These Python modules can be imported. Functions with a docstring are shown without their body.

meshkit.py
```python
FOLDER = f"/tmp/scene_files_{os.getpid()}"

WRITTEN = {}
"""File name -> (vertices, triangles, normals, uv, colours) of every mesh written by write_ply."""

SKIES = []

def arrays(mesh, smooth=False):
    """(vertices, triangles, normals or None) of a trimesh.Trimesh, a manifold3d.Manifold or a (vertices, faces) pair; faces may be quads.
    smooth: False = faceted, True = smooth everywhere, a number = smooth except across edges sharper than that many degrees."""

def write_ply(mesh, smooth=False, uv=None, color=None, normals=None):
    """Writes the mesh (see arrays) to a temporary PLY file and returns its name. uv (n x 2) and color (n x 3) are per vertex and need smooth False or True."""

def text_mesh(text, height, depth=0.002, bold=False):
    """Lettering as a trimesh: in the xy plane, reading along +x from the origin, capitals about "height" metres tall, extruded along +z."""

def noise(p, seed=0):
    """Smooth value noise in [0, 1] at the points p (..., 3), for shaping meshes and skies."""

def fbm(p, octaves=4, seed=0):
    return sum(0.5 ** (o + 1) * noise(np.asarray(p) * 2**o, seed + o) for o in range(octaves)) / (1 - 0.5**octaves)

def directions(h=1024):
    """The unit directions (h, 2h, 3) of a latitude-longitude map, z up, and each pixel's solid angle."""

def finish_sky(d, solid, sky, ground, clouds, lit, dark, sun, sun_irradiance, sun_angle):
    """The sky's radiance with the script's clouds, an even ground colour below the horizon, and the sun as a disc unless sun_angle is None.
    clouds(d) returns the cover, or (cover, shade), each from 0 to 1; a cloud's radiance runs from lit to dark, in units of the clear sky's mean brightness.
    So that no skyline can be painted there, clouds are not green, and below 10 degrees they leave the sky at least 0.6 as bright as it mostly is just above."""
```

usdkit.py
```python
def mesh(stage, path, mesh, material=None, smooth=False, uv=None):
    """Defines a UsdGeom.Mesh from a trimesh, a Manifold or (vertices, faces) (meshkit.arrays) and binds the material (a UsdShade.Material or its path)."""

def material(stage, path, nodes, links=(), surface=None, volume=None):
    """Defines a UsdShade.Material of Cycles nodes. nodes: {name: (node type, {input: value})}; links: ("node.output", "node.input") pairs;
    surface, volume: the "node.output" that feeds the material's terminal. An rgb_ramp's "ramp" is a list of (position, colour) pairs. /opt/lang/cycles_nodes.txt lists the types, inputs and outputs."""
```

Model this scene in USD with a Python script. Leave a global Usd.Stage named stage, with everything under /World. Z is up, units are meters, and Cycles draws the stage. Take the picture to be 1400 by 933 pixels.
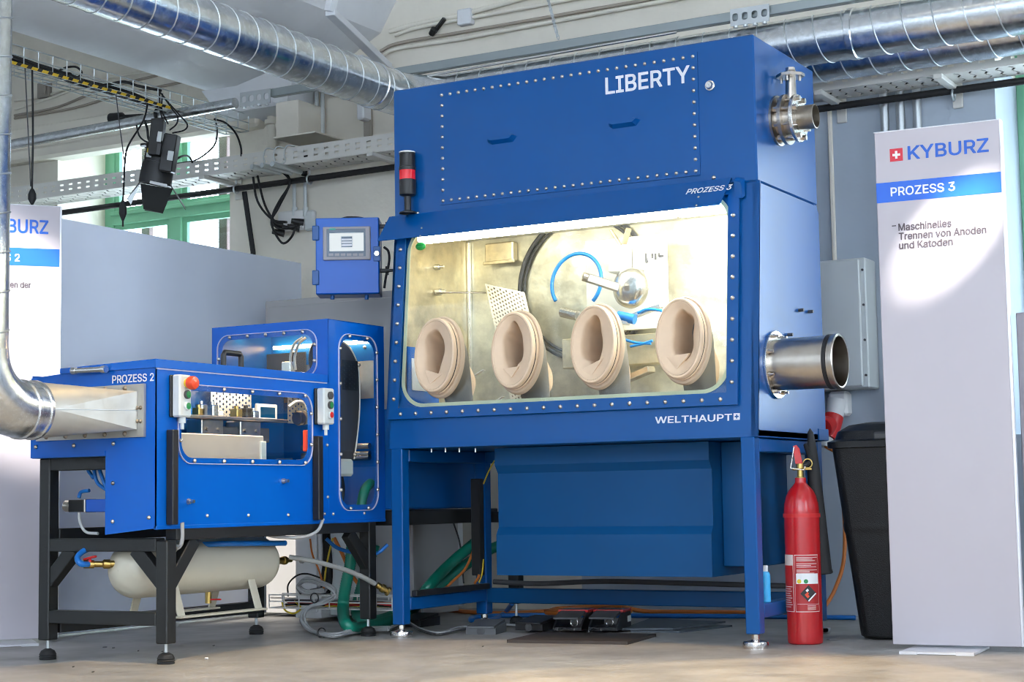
import math, random
import numpy as np, trimesh
import shapely.geometry as sg
from shapely import affinity
import usdkit, meshkit
from pxr import Usd, UsdGeom, UsdLux, UsdShade, Sdf, Gf

random.seed(7); RNG = np.random.default_rng(7)
stage = Usd.Stage.CreateInMemory()
UsdGeom.SetStageUpAxis(stage, "Z"); UsdGeom.SetStageMetersPerUnit(stage, 1.0)
UsdGeom.Xform.Define(stage, "/World"); UsdGeom.Scope.Define(stage, "/World/Looks")
V = np.array
PI = math.pi

# ---------------------------------------------------------------- camera, daylight, lamps, exposure
CAM = V([4.150030, -6.271514, 0.5918]); FWD = V([-0.490939962, 0.866261652, 0.092567291])
UPV = V([0.059641377, -0.072584958, 0.995577385]); RGT = V([0.869149504, 0.494289564, -0.016030181])
FPX, PCX, PCY = 2315.75, 700.0, 466.5
EXPOSURE = -1.15
cam = UsdGeom.Camera.Define(stage, "/World/camera")
cam.CreateProjectionAttr("perspective"); cam.CreateHorizontalApertureAttr(36.0); cam.CreateVerticalApertureAttr(36.0 * 933 / 1400)
cam.CreateFocalLengthAttr(36.0 * FPX / 1400); cam.CreateClippingRangeAttr(Gf.Vec2f(0.05, 200)); cam.CreateExposureAttr(EXPOSURE)
cam.AddTransformOp().Set(Gf.Matrix4d(*RGT, 0, *UPV, 0, *(-FWD), 0, *CAM, 1))

dome = UsdLux.DomeLight.Define(stage, "/World/daylight")
dome.CreateIntensityAttr(7.0); dome.CreateColorAttr(Gf.Vec3f(0.80, 0.93, 1.08))

def look_at(prim, eye, target):
    eye, target = V(eye, float), V(target, float)
    z = eye - target; z /= np.linalg.norm(z)
    x = np.cross([0, 0, 1.0], z)
    x = V([1.0, 0, 0]) if np.linalg.norm(x) < 1e-6 else x / np.linalg.norm(x)
    y = np.cross(z, x)
    prim.AddTransformOp().Set(Gf.Matrix4d(*x, 0, *y, 0, *z, 0, *eye, 1))

def rect_lamp(name, eye, target, w, h, power, color):
    l = UsdLux.RectLight.Define(stage, "/World/" + name)
    l.CreateWidthAttr(w); l.CreateHeightAttr(h); l.CreateIntensityAttr(power); l.CreateColorAttr(Gf.Vec3f(*color)); look_at(l, eye, target)

def spot_lamp(name, eye, target, power, color, angle, soft, radius=0.05):
    l = UsdLux.SphereLight.Define(stage, "/World/" + name)
    l.CreateRadiusAttr(radius); l.CreateIntensityAttr(power); l.CreateColorAttr(Gf.Vec3f(*color)); look_at(l, eye, target)
    s = UsdLux.ShapingAPI.Apply(l.GetPrim()); s.CreateShapingConeAngleAttr(angle); s.CreateShapingConeSoftnessAttr(soft)

rect_lamp("ceiling_lamp_row", (1.2, -2.4, 4.5), (1.2, -2.4, 0), 5.0, 0.5, 4.0, (1.0, 0.86, 0.66))
rect_lamp("ceiling_lamp_row_001", (2.0, -4.6, 4.6), (2.0, -4.0, 0), 6.0, 0.5, 6.0, (1.0, 0.88, 0.70))
for _k, _x in enumerate((-1.2, 1.1, 3.2)):
    spot_lamp("gallery_lamp" + (f"_{_k:03d}" if _k else ""), (_x, -2.15, 4.5), (_x, -2.10, 0), 11000.0, (1.0, 0.66, 0.25), 26.0, 0.06, 0.06)
spot_lamp("banner_spot", (4.3, -1.3, 3.5), (2.47, 0.10, 1.575), 62000.0, (1.0, 0.96, 0.90), 2.6, 0.18)
spot_lamp("banner_spot_001", (-1.05, -4.3, 3.15), (-1.50, -1.0, 1.38), 62000.0, (1.0, 0.95, 0.88), 8.0, 0.5)

# ---------------------------------------------------------------- measuring: where the line of sight through a picture point meets a plane of the room
def ray(x, y): return FWD + RGT * (x - PCX) / FPX - UPV * (y - PCY) / FPX
def at(x, y, u=None, v=None, z=None):
    r = ray(x, y)
    t = (u - CAM[0]) / r[0] if u is not None else (v - CAM[1]) / r[1] if v is not None else (z - CAM[2]) / r[2]
    return CAM + r * t
def on(x, y, p0, n):
    r = ray(x, y); n = V(n, float)
    return CAM + r * (((V(p0, float) - CAM) @ n) / (r @ n))

# ---------------------------------------------------------------- materials
MATS = {}
def mat(name, col, rough=0.5, metal=0.0, var=0.0, vscale=6.0, bump=0.0, bscale=40.0, coat=0.0, spec=0.5, stretch=None, rvar=0.0, emit=None, dirt=None):
    n = {"p": ("principled_bsdf", {"base_color": col, "roughness": rough, "metallic": metal, "coat_weight": coat, "coat_roughness": 0.12, "specular_ior_level": spec})}
    L = []
    if emit: n["p"][1].update({"emission_color": emit[0], "emission_strength": emit[1]})
    if var or bump or rvar or dirt:
        n["g"] = ("geometry", {}); n["m"] = ("mapping", {"scale": stretch or (1, 1, 1)}); L.append(("g.position", "m.vector"))
    if var:
        n["n"] = ("noise_texture", {"scale": vscale, "detail": 5.0, "roughness": 0.6})
        n["r"] = ("rgb_ramp", {"ramp": [(0.28, tuple(c * (1 - var) for c in col)), (0.72, tuple(min(1, c * (1 + var)) for c in col))]})
        L += [("m.vector", "n.vector"), ("n.fac", "r.fac")]
        last = "r.color"
        if dirt:
            n["dn"] = ("noise_texture", {"scale": dirt[0], "detail": 6.0, "roughness": 0.7}); n["dr"] = ("rgb_ramp", {"ramp": [(dirt[1], (0, 0, 0)), (dirt[2], (1, 1, 1))]})
            n["dm"] = ("mix", {"color2": dirt[3]})
            L += [("m.vector", "dn.vector"), ("dn.fac", "dr.fac"), ("dr.color", "dm.fac"), (last, "dm.color1")]; last = "dm.color"
        L.append((last, "p.base_color"))
    if rvar:
        n["rn"] = ("noise_texture", {"scale": vscale * 1.7, "detail": 4.0}); n["rr"] = ("map_range", {"from_min": 0.3, "from_max": 0.7, "to_min": max(0.02, rough - rvar), "to_max": rough + rvar})
        L += [("m.vector", "rn.vector"), ("rn.fac", "rr.value"), ("rr.result", "p.roughness")]
    if bump:
        n["bn"] = ("noise_texture", {"scale": bscale, "detail": 3.0}); n["b"] = ("bump", {"strength": bump, "distance": 0.01})
        L += [("m.vector", "bn.vector"), ("bn.fac", "b.height"), ("b.normal", "p.normal")]
    MATS[name] = usdkit.material(stage, "/World/Looks/" + name, n, L, surface="p.BSDF")
    return MATS[name]

mat("blue_paint", (0.0004, 0.074, 0.275), 0.28, spec=0.36, var=0.05, vscale=2.0, bump=0.012, bscale=120)
mat("blue_paint_light", (0.0004, 0.105, 0.50), 0.28, spec=0.34, var=0.04, vscale=2.0, bump=0.012, bscale=120)
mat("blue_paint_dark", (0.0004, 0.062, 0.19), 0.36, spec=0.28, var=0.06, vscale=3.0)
mat("black_steel", (0.012, 0.013, 0.013), 0.45, bump=0.1, bscale=200)
mat("black_plastic", (0.012, 0.012, 0.013), 0.42)
mat("black_rubber", (0.010, 0.010, 0.011), 0.65)
mat("dark_grey_plastic", (0.06, 0.06, 0.062), 0.5)
mat("bin_plastic", (0.007, 0.0075, 0.0085), 0.40, spec=0.35, bump=0.25, bscale=260)
mat("zinc", (0.66, 0.69, 0.71), 0.22, 0.97, var=0.07, vscale=9, rvar=0.05)
mat("zinc_matt", (0.55, 0.58, 0.59), 0.40, 0.85, var=0.06, vscale=6)
mat("zinc_sheet", (0.47, 0.46, 0.42), 0.45, 0.70, var=0.08, vscale=9, rvar=0.08)
mat("stainless", (0.50, 0.45, 0.39), 0.30, 1.0, var=0.06, vscale=5, rvar=0.03)
mat("stainless_bright", (0.80, 0.79, 0.76), 0.22, 1.0, var=0.05, vscale=20)
mat("steel_tube_inside", (0.30, 0.26, 0.21), 0.38, 0.9, var=0.2, vscale=20)
mat("bolt_steel", (0.62, 0.58, 0.52), 0.28, 1.0)
mat("chrome", (0.72, 0.70, 0.68), 0.12, 1.0)
mat("brass", (0.55, 0.38, 0.12), 0.3, 1.0)
mat("chamber_steel", (0.60, 0.52, 0.35), 0.40, 0.80, var=0.36, vscale=6, rvar=0.12, bump=0.25, bscale=16)
mat("chamber_back", (0.60, 0.57, 0.45), 0.42, 0.75, var=0.42, vscale=5, rvar=0.12, bump=0.3, bscale=14)
mat("channel_grey", (0.33, 0.37, 0.37), 0.35, 0.7)
mat("chamber_white", (0.80, 0.78, 0.70), 0.40, 0.3, var=0.06, vscale=5)
mat("perforated_steel", (0.74, 0.71, 0.62), 0.35, 0.6)
mat("white_enamel", (0.78, 0.77, 0.75), 0.45)
mat("grey_box", (0.60, 0.63, 0.62), 0.45)
mat("banner_print", (0.475, 0.435, 0.465), 0.42, var=0.015, vscale=3)
mat("banner_edge", (0.72, 0.72, 0.75), 0.3, 0.3)
mat("print_blue", (0.010, 0.10, 0.50), 0.45)
mat("print_band_blue", (0.010, 0.12, 0.62), 0.40)
mat("print_red", (0.62, 0.02, 0.04), 0.45)
mat("print_white", (0.85, 0.85, 0.86), 0.5)
mat("print_grey", (0.07, 0.055, 0.065), 0.6)
mat("letter_white", (0.74, 0.76, 0.82), 0.5)
mat("concrete", (0.31, 0.295, 0.275), 0.48, var=0.26, vscale=2.6, bump=0.12, bscale=30, rvar=0.12, stretch=(1, 1, 1), dirt=(4.0, 0.54, 0.78, (0.19, 0.18, 0.16)))
mat("plaster_blue_grey", (0.40, 0.455, 0.52), 0.8, var=0.04, vscale=2.0, bump=0.2, bscale=16)
mat("plaster_cream", (0.77, 0.72, 0.62), 0.85, var=0.07, vscale=2.5, bump=0.3, bscale=18, dirt=(3.2, 0.62, 0.9, (0.60, 0.55, 0.46)))
mat("plaster_white", (0.74, 0.75, 0.765), 0.85, var=0.05, vscale=2.0, bump=0.3, bscale=14, dirt=(4.0, 0.62, 0.9, (0.60, 0.60, 0.59)))
mat("plaster_stain", (0.30, 0.27, 0.23), 0.9, var=0.2, vscale=6, bump=0.3, bscale=18)
mat("partition_white", (0.80, 0.86, 0.97), 0.42, var=0.04, vscale=1.5)
mat("cabinet_grey", (0.40, 0.39, 0.38), 0.5, var=0.03)
mat("window_green", (0.17, 0.43, 0.27), 0.5, var=0.06, vscale=5)
mat("window_brown", (0.10, 0.055, 0.05), 0.5, var=0.15, vscale=6)
mat("tray_white", (0.66, 0.64, 0.59), 0.5, 0.1)
mat("tank_beige", (0.57, 0.53, 0.42), 0.35, var=0.05, vscale=3, bump=0.04, bscale=90)
mat("red_paint", (0.50, 0.010, 0.014), 0.22, coat=0.4)
mat("red_plastic", (0.60, 0.02, 0.02), 0.38)
mat("orange_red", (0.75, 0.07, 0.02), 0.35)
mat("label_red", (0.42, 0.014, 0.016), 0.4)
mat("label_line", (0.72, 0.60, 0.56), 0.5)
mat("yellow", (0.75, 0.55, 0.03), 0.45)
mat("yellow_tape", (0.72, 0.47, 0.02), 0.5)
mat("green_button", (0.01, 0.22, 0.06), 0.35)
mat("green_hose", (0.006, 0.20, 0.13), 0.32)
mat("green_part", (0.01, 0.35, 0.05), 0.4)
mat("orange_cable", (0.70, 0.20, 0.035), 0.45)
mat("blue_hose", (0.012, 0.16, 0.52), 0.35)
mat("sky_hose", (0.004, 0.17, 0.50), 0.35)
mat("grey_cable", (0.36, 0.36, 0.36), 0.5)
mat("clear_tube", (0.62, 0.62, 0.60), 0.3)
mat("wire_white", (0.72, 0.70, 0.67), 0.45)
mat("grey_tube", (0.30, 0.30, 0.28), 0.45)
mat("glove_rubber", (0.72, 0.53, 0.36), 0.55, var=0.04, vscale=20)
mat("port_plastic", (0.55, 0.42, 0.30), 0.42)
mat("glove_outside", (0.16, 0.15, 0.14), 0.55)
mat("gasket", (0.60, 0.62, 0.42), 0.5)
mat("hmi_bezel", (0.32, 0.30, 0.31), 0.45)
mat("screen_grey", (0.10, 0.14, 0.19), 0.35)
mat("bottle_blue", (0.05, 0.42, 0.80), 0.35)
mat("board_brown", (0.045, 0.034, 0.028), 0.6, var=0.15, vscale=20)
mat("mat_grey", (0.07, 0.085, 0.10), 0.6)
mat("pedal_grey", (0.10, 0.105, 0.11), 0.45)
mat("tan_plate", (0.60, 0.50, 0.42), 0.4, 0.2, var=0.05, vscale=8)
mat("dark_film", (0.055, 0.055, 0.06), 0.35)
mat("teal_plastic", (0.0, 0.35, 0.26), 0.4)
mat("lens_red", (0.60, 0.01, 0.02), 0.18, emit=((1.0, 0.02, 0.03), 0.25))
mat("tan_cord", (0.36, 0.31, 0.25), 0.7)
mat("litter_dark", (0.03, 0.03, 0.03), 0.7)

def emitter(name, col, strength):
    MATS[name] = usdkit.material(stage, "/World/Looks/" + name, {"e": ("emission", {"color": col, "strength": strength})}, [], surface="e.emission")
emitter("chamber_lamp", (1.0, 0.94, 0.78), 27.0); emitter("chamber_lamp_bright", (1.0, 0.97, 0.88), 560.0)
emitter("warm_lamp", (1.0, 0.70, 0.40), 95.0); emitter("tower_glow", (1.0, 0.62, 0.26), 50.0)
emitter("screen_white", (0.88, 0.96, 1.0), 2.0)
emitter("screen_blue", (0.02, 0.20, 0.42), 1.0)
def pane_mat(name, tint, rough=0.02, f0=0.025):
    MATS[name] = usdkit.material(stage, "/World/Looks/" + name, {"w": ("layer_weight", {"blend": 0.5}), "q": ("math", {"math_type": "power", "value2": 4.0}), "s": ("math", {"math_type": "multiply_add", "value2": 0.5, "value3": f0}), "t": ("transparent_bsdf", {"color": tint}), "g": ("glossy_bsdf", {"color": (1, 1, 1), "roughness": rough}), "x": ("mix_closure", {})},
        [("w.facing", "q.value1"), ("q.value", "s.value1"), ("s.value", "x.fac"), ("t.BSDF", "x.closure1"), ("g.BSDF", "x.closure2")], surface="x.closure")
pane_mat("pane", (0.96, 0.98, 0.97)); pane_mat("window_glass", (0.93, 0.96, 0.96))
MATS["pane_edge"] = mat("pane_edge", (0.50, 0.50, 0.66), 0.3)

# ---------------------------------------------------------------- mesh building
_c = V([[sx * a, sy * b, sz * c] for sx in (-1, 1) for sy in (-1, 1) for sz in (-1, 1) for a, b, c in ((1, .8, .8), (.8, 1, .8), (.8, .8, 1))], float)
def _cham():
    h = trimesh.convex.convex_hull(_c, repair=True)
    idx = [int(np.argmin(((_c - v) ** 2).sum(1))) for v in h.vertices]
    return V([[idx[i] for i in f] for f in h.faces])
CHF = _cham()
def norm(a):
    a = V(a, float); return a / np.linalg.norm(a)
def rrect(x0, y0, x1, y1, r, n=8):
    return sg.box(x0 + r, y0 + r, x1 - r, y1 - r).buffer(r, quad_segs=n)
def ellipse(cx, cy, a, b, n=40):
    return sg.Polygon([(cx + a * math.cos(t), cy + b * math.sin(t)) for t in np.linspace(0, 2 * PI, n, endpoint=False)])
def frame_of(d):
    d = norm(d); a = V([0, 0, 1.0]) if abs(d[2]) < 0.9 else V([1.0, 0, 0])
    x = norm(np.cross(a, d)); return x, np.cross(d, x), d
def smooth_path(pts, k=6):
    p = [V(q, float) for q in pts]
    if len(p) < 3 or k < 2: return p
    p = [2 * p[0] - p[1]] + p + [2 * p[-1] - p[-2]]; out = []
    for i in range(1, len(p) - 2):
        for t in np.linspace(0, 1, k, endpoint=False):
            a, b, c, d = p[i - 1:i + 3]
            out.append(0.5 * (2 * b + (c - a) * t + (2 * a - 5 * b + 4 * c - d) * t * t + (3 * b - a - 3 * c + d) * t ** 3))
    return out + [p[-2]]

class MB:
    def __init__(s): s.v, s.f, s.n = [], [], 0
    def add(s, v, f):
        v = np.asarray(v, float); f = np.asarray(f, int)
        if f.shape[1] == 4: f = np.vstack([f[:, [0, 1, 2]], f[:, [0, 2, 3]]])
        s.v.append(v); s.f.append(f + s.n); s.n += len(v); return s
    def mesh(s, m, M=None):
        v = V(m.vertices)
        if M is not None: v = v @ V(M)[:3, :3].T + V(M)[:3, 3]
        return s.add(v, m.faces)
    def obox(s, c, ax, half, ch=0.003):
        half = V(half, float); ch = min(ch, half.min() * 0.6)
        v = _c.copy(); inner = np.abs(v) < 0.9
        v = np.sign(v) * (half - np.where(inner, ch, 0))
        return s.add(V(c, float) + v @ V(ax, float), CHF)
    def box(s, lo, hi, ch=0.003):
        lo, hi = np.minimum(lo, hi).astype(float), np.maximum(lo, hi).astype(float)
        return s.obox((lo + hi) / 2, np.eye(3), (hi - lo) / 2, ch)
    def bar(s, a, b, w, h=None, up=(0, 0, 1), ch=0.003):
        a, b = V(a, float), V(b, float); d = norm(b - a); h = w if h is None else h
        up = V(up, float)
        if abs(d @ norm(up)) > 0.99: up = V([1.0, 0, 0]) if abs(d[0]) < 0.9 else V([0, 1.0, 0])
        x = norm(np.cross(up, d)); y = np.cross(d, x)
        return s.obox((a + b) / 2, [x, y, d], [w / 2, h / 2, np.linalg.norm(b - a) / 2], ch)
    def tube(s, pts, r, n=8, k=1, closed=False):
        p = smooth_path(pts, k) if k > 1 else [V(q, float) for q in pts]
        p = V(p); m = len(p); T = np.gradient(p, axis=0) if not closed else np.roll(p, -1, 0) - np.roll(p, 1, 0)
        T /= np.maximum(np.linalg.norm(T, axis=1, keepdims=True), 1e-9)
        x, y, _ = frame_of(T[0]); rings = []
        rr = np.broadcast_to(np.asarray(r, float), (m,))
        for i in range(m):
            x = x - T[i] * (x @ T[i]); x /= np.linalg.norm(x); y = np.cross(T[i], x)
            a = np.linspace(0, 2 * PI, n, endpoint=False)[:, None]
            rings.append(p[i] + rr[i] * (np.cos(a) * x + np.sin(a) * y))
        v = np.vstack(rings); f = []
        for i in range(m if closed else m - 1):
            j = (i + 1) % m
            for q in range(n): f.append((i * n + q, i * n + (q + 1) % n, j * n + (q + 1) % n, j * n + q))
        s.add(v, f)
        if not closed:
            f = [(0, q + 1, q) for q in range(1, n - 1)]; e = (m - 1) * n; f2 = [(e, e + q, e + q + 1) for q in range(1, n - 1)]
            s.f[-1] = np.vstack([s.f[-1], V(f + f2) + s.n - len(v)])
        return s
    def lathe(s, prof, p0, d, n=28, arc=None):
        """prof: (radius, distance along d) pairs."""
        x, y, d = frame_of(d); p0 = V(p0, float); a = np.linspace(0, 2 * PI, n, endpoint=False); m = len(prof)
        v = np.vstack([p0 + d * t + r * (np.cos(a)[:, None] * x + np.sin(a)[:, None] * y) for r, t in prof]); f = []
        for i in range(m - 1):
            for q in range(n): f.append((i * n + q, i * n + (q + 1) % n, (i + 1) * n + (q + 1) % n, (i + 1) * n + q))
        return s.add(v, f)
    def cyl(s, a, b, r, r2=None, n=20, ch=0.0):
        a, b = V(a, float), V(b, float); L = np.linalg.norm(b - a); r2 = r if r2 is None else r2
        pr = [(1e-5, 0), (r - ch, 0)] + ([(r, ch), (r2, L - ch)] if ch else [(r, 0), (r2, L)] ) + [(r2 - ch, L), (1e-5, L)]
        if not ch: pr = [(1e-5, 0), (r, 0), (r2, L), (1e-5, L)]
        return s.lathe(pr, a, b - a, n)
    def ball(s, c, r, sub=2, sc=(1, 1, 1)):
        m = trimesh.creation.icosphere(sub, 1.0); return s.add(m.vertices * V(sc) * r + V(c), m.faces)
    def dome(s, c, d, r, h, n=8):
        return s.lathe([(r, 0), (r * .86, h * .55), (r * .5, h * .9), (1e-5, h)], c, d, n)
    def plate(s, poly, o, ex, ey, th):
        """Polygon (with holes) in the plane o, ex, ey, thickened by th along ex x ey."""
        ex, ey, o = V(ex, float), V(ey, float), V(o, float); nrm = norm(np.cross(ex, ey))
        for g in getattr(poly, "geoms", [poly]):
            m = trimesh.creation.extrude_polygon(g, 1.0, engine="earcut")
            v = m.vertices; s.add(o + v[:, :1] * ex + v[:, 1:2] * ey + v[:, 2:3] * th * nrm, m.faces)
        return s
    def hull(s, pts):
        m = trimesh.convex.convex_hull(V(pts, float)); return s.add(m.vertices, m.faces)
    def loft(s, rings, cap=True):
        """rings: list of (n,3) arrays."""
        n, m = len(rings[0]), len(rings); f = []
        for i in range(m - 1):
            for q in range(n): f.append((i * n + q, i * n + (q + 1) % n, (i + 1) * n + (q + 1) % n, (i + 1) * n + q))
        s.add(np.vstack(rings), f)
        if cap:
            b = s.n - n * m
            s.f.append(V([(b, b + q + 1, b + q) for q in range(1, n - 1)] + [(b + (m - 1) * n, b + (m - 1) * n + q, b + (m - 1) * n + q + 1) for q in range(1, n - 1)]))
        return s
    def text(s, txt, o, ex, ey, h, w=None, depth=0.001, bold=False, shear=0.0, anchor="l"):
        m = meshkit.text_mesh(txt, h, depth, bold); v = V(m.vertices)
        if w: v[:, 0] *= w / (v[:, 0].max() - v[:, 0].min())
        v[:, 0] -= v[:, 0].min()
        v[:, 0] += shear * v[:, 1]
        ex, ey = norm(ex), norm(ey); nrm = np.cross(ex, ey)
        return s.add(V(o) + v[:, :1] * ex + v[:, 1:2] * ey + v[:, 2:3] * nrm, m.faces)
    def build(s, name, m, parent=None, smooth=30, label=None, kind=None):
        return obj(name, (np.vstack(s.v), np.vstack(s.f)), m, parent, smooth, label, kind)

USED = {}
def numbered(base, name):
    k = USED.get((base, name), 0); USED[(base, name)] = k + 1
    return f"{base}/{name}" + (f"_{k:03d}" if k else "")
ORIG = {}
def origin_of(path):
    while path:
        if path in ORIG: return ORIG[path]
        path = path.rpartition("/")[0]
    return np.zeros(3)
def obj(name, mesh, m, parent=None, smooth=30, label=None, kind=None):
    base = str(parent.GetPath()) if parent else "/World"; path = numbered(base, name)
    v, f = mesh
    M = usdkit.mesh(stage, path, trimesh.Trimesh(np.asarray(v, float) - origin_of(base), np.asarray(f, int), process=False), MATS[m] if isinstance(m, str) else m, smooth=smooth)
    p = M.GetPrim()
    if label: p.SetCustomDataByKey("label", label)
    if kind: p.SetCustomDataByKey("kind", kind)
    return p
def thing(name, label, cat, loc=(0, 0, 0), group=None):
    path = numbered("/World", name); x = UsdGeom.Xform.Define(stage, path); x.AddTranslateOp().Set(Gf.Vec3d(*map(float, loc))); ORIG[path] = V(loc, float)
    p = x.GetPrim(); p.SetCustomDataByKey("label", label); p.SetCustomDataByKey("category", cat)
    if group: p.SetCustomDataByKey("group", group)
    return p
def tag(p, label, cat, group=None, kind=None):
    p.SetCustomDataByKey("label", label)
    if cat: p.SetCustomDataByKey("category", cat)
    if group: p.SetCustomDataByKey("group", group)
    if kind: p.SetCustomDataByKey("kind", kind)
    return p
def struct(name, mb, m, parent=None, smooth=False, label=None):
    p = mb.build(name, m, parent, smooth)
    if parent is None: p.SetCustomDataByKey("kind", "structure")
    if label: p.SetCustomDataByKey("label", label)
    return p
X, Y, Z = V([1., 0, 0]), V([0, 1., 0]), V([0, 0, 1.])
# ---------------------------------------------------------------- the room
WY = 1.72
mb = MB(); mb.box((-6, -9.5, -0.12), (9, 2.3, 0.0), 0); struct("floor", mb, "concrete")
wall = sg.Polygon([(-6, 0), (9, 0), (9, 5), (-6, 5)]).difference(sg.box(-3.75, 0.85, -2.33, 3.06)).difference(sg.box(2.27, 0.85, 3.85, 3.2))
dado = sg.box(0.02, 0, 9, 2.62)
mb = MB(); mb.plate(wall.difference(dado), (0, WY + 0.5, 0), X, Z, 0.5); struct("wall_back", mb, "plaster_cream")
mb = MB(); mb.plate(wall.intersection(dado), (0, WY + 0.5, 0), X, Z, 0.5); struct("wall_back", mb, "plaster_blue_grey")
def holed(n, x0, x1, z0=0.85, z1=3.3, gap=0.75):
    w = (x1 - x0 - gap) / n - gap; return sg.box(x0, 0, x1, 5).difference(sg.MultiPolygon([sg.box(x0 + gap + i * (w + gap), z0, x0 + gap + i * (w + gap) + w, z1) for i in range(n)]))
mb = MB(); mb.plate(holed(3, -9.5, 2.2, gap=2.0), (6.6, 0, 0), Y, Z, 0.35); struct("wall_right", mb, "plaster_white")
mb = MB(); mb.plate(sg.box(-6, 0, 6.6, 5).difference(sg.MultiPolygon([sg.box(1.6, .85, 3.2, 3.4), sg.box(4.2, .85, 5.8, 3.4)])), (0, -9.4, 0), X, Z, 0.35); struct("wall_front", mb, "plaster_white")
mb = MB(); mb.box((-6.1, -9.5, 0), (-6, 2.2, 5), 0); struct("wall_left", mb, "plaster_white")
a1, a2 = at(482, 75, v=WY), at(542, 0, v=WY)
prof = [(-6, 4.1), (-3.4, 4.1), (-2.75, 3.85), (-2.27, 3.35), (-2.27, 3.03), (-2.05, 3.03), (-1.80, 3.075), (a1[0], a1[2]), (-1.22, a1[2] + 0.10), (a2[0], a2[2]), (-0.80, 3.66), (-0.4, 3.95), (0.2, 4.25), (1.2, 4.5), (3, 4.6), (9, 4.65), (9, 4.9), (-6, 4.9)]
mb = MB(); mb.plate(sg.Polygon(prof), (0, WY, 0), X, Z, 9.5); struct("ceiling", mb, "plaster_white", smooth=25)
# window lintel band under the ceiling
mb = MB(); mb.box((-4.6, 1.63, 2.83), (-2.05, 1.78, 2.92), 0.02); mb.box((-4.6, 1.66, 2.92), (-2.05, 1.78, 3.06), 0.005); struct("trim_1", mb, "plaster_cream")
# corbel where the ceiling beam meets the wall, beam pockets
mb = MB(); mb.hull([(-2.30, 1.42, 3.03), (-1.60, 1.42, 3.09), (-2.30, 1.72, 3.03), (-1.60, 1.72, 3.09), (-2.25, 1.72, 2.86), (-1.75, 1.72, 2.86), (-2.25, 1.52, 2.90), (-1.75, 1.52, 2.90)]); struct("trim_2", mb, "plaster_white")
mb = MB(); p = at(455, 128, v=1.7); mb.box((p[0], 1.40, p[2] - 0.02), (at(524, 150, v=1.6)[0], 1.72, 3.08), 0.01); mb.box((p[0] + 0.22, 1.62, p[2] - 0.20), (p[0] + 0.27, 1.72, p[2] - 0.02), 0.01); struct("trim_3", mb, "plaster_white")
mb = MB(); q = at(502, 150, v=1.7); mb.box((q[0] - 0.025, 1.69, 2.66), (q[0] + 0.03, 1.72, 3.0), 0.01); struct("trim_4", mb, "plaster_stain")

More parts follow.
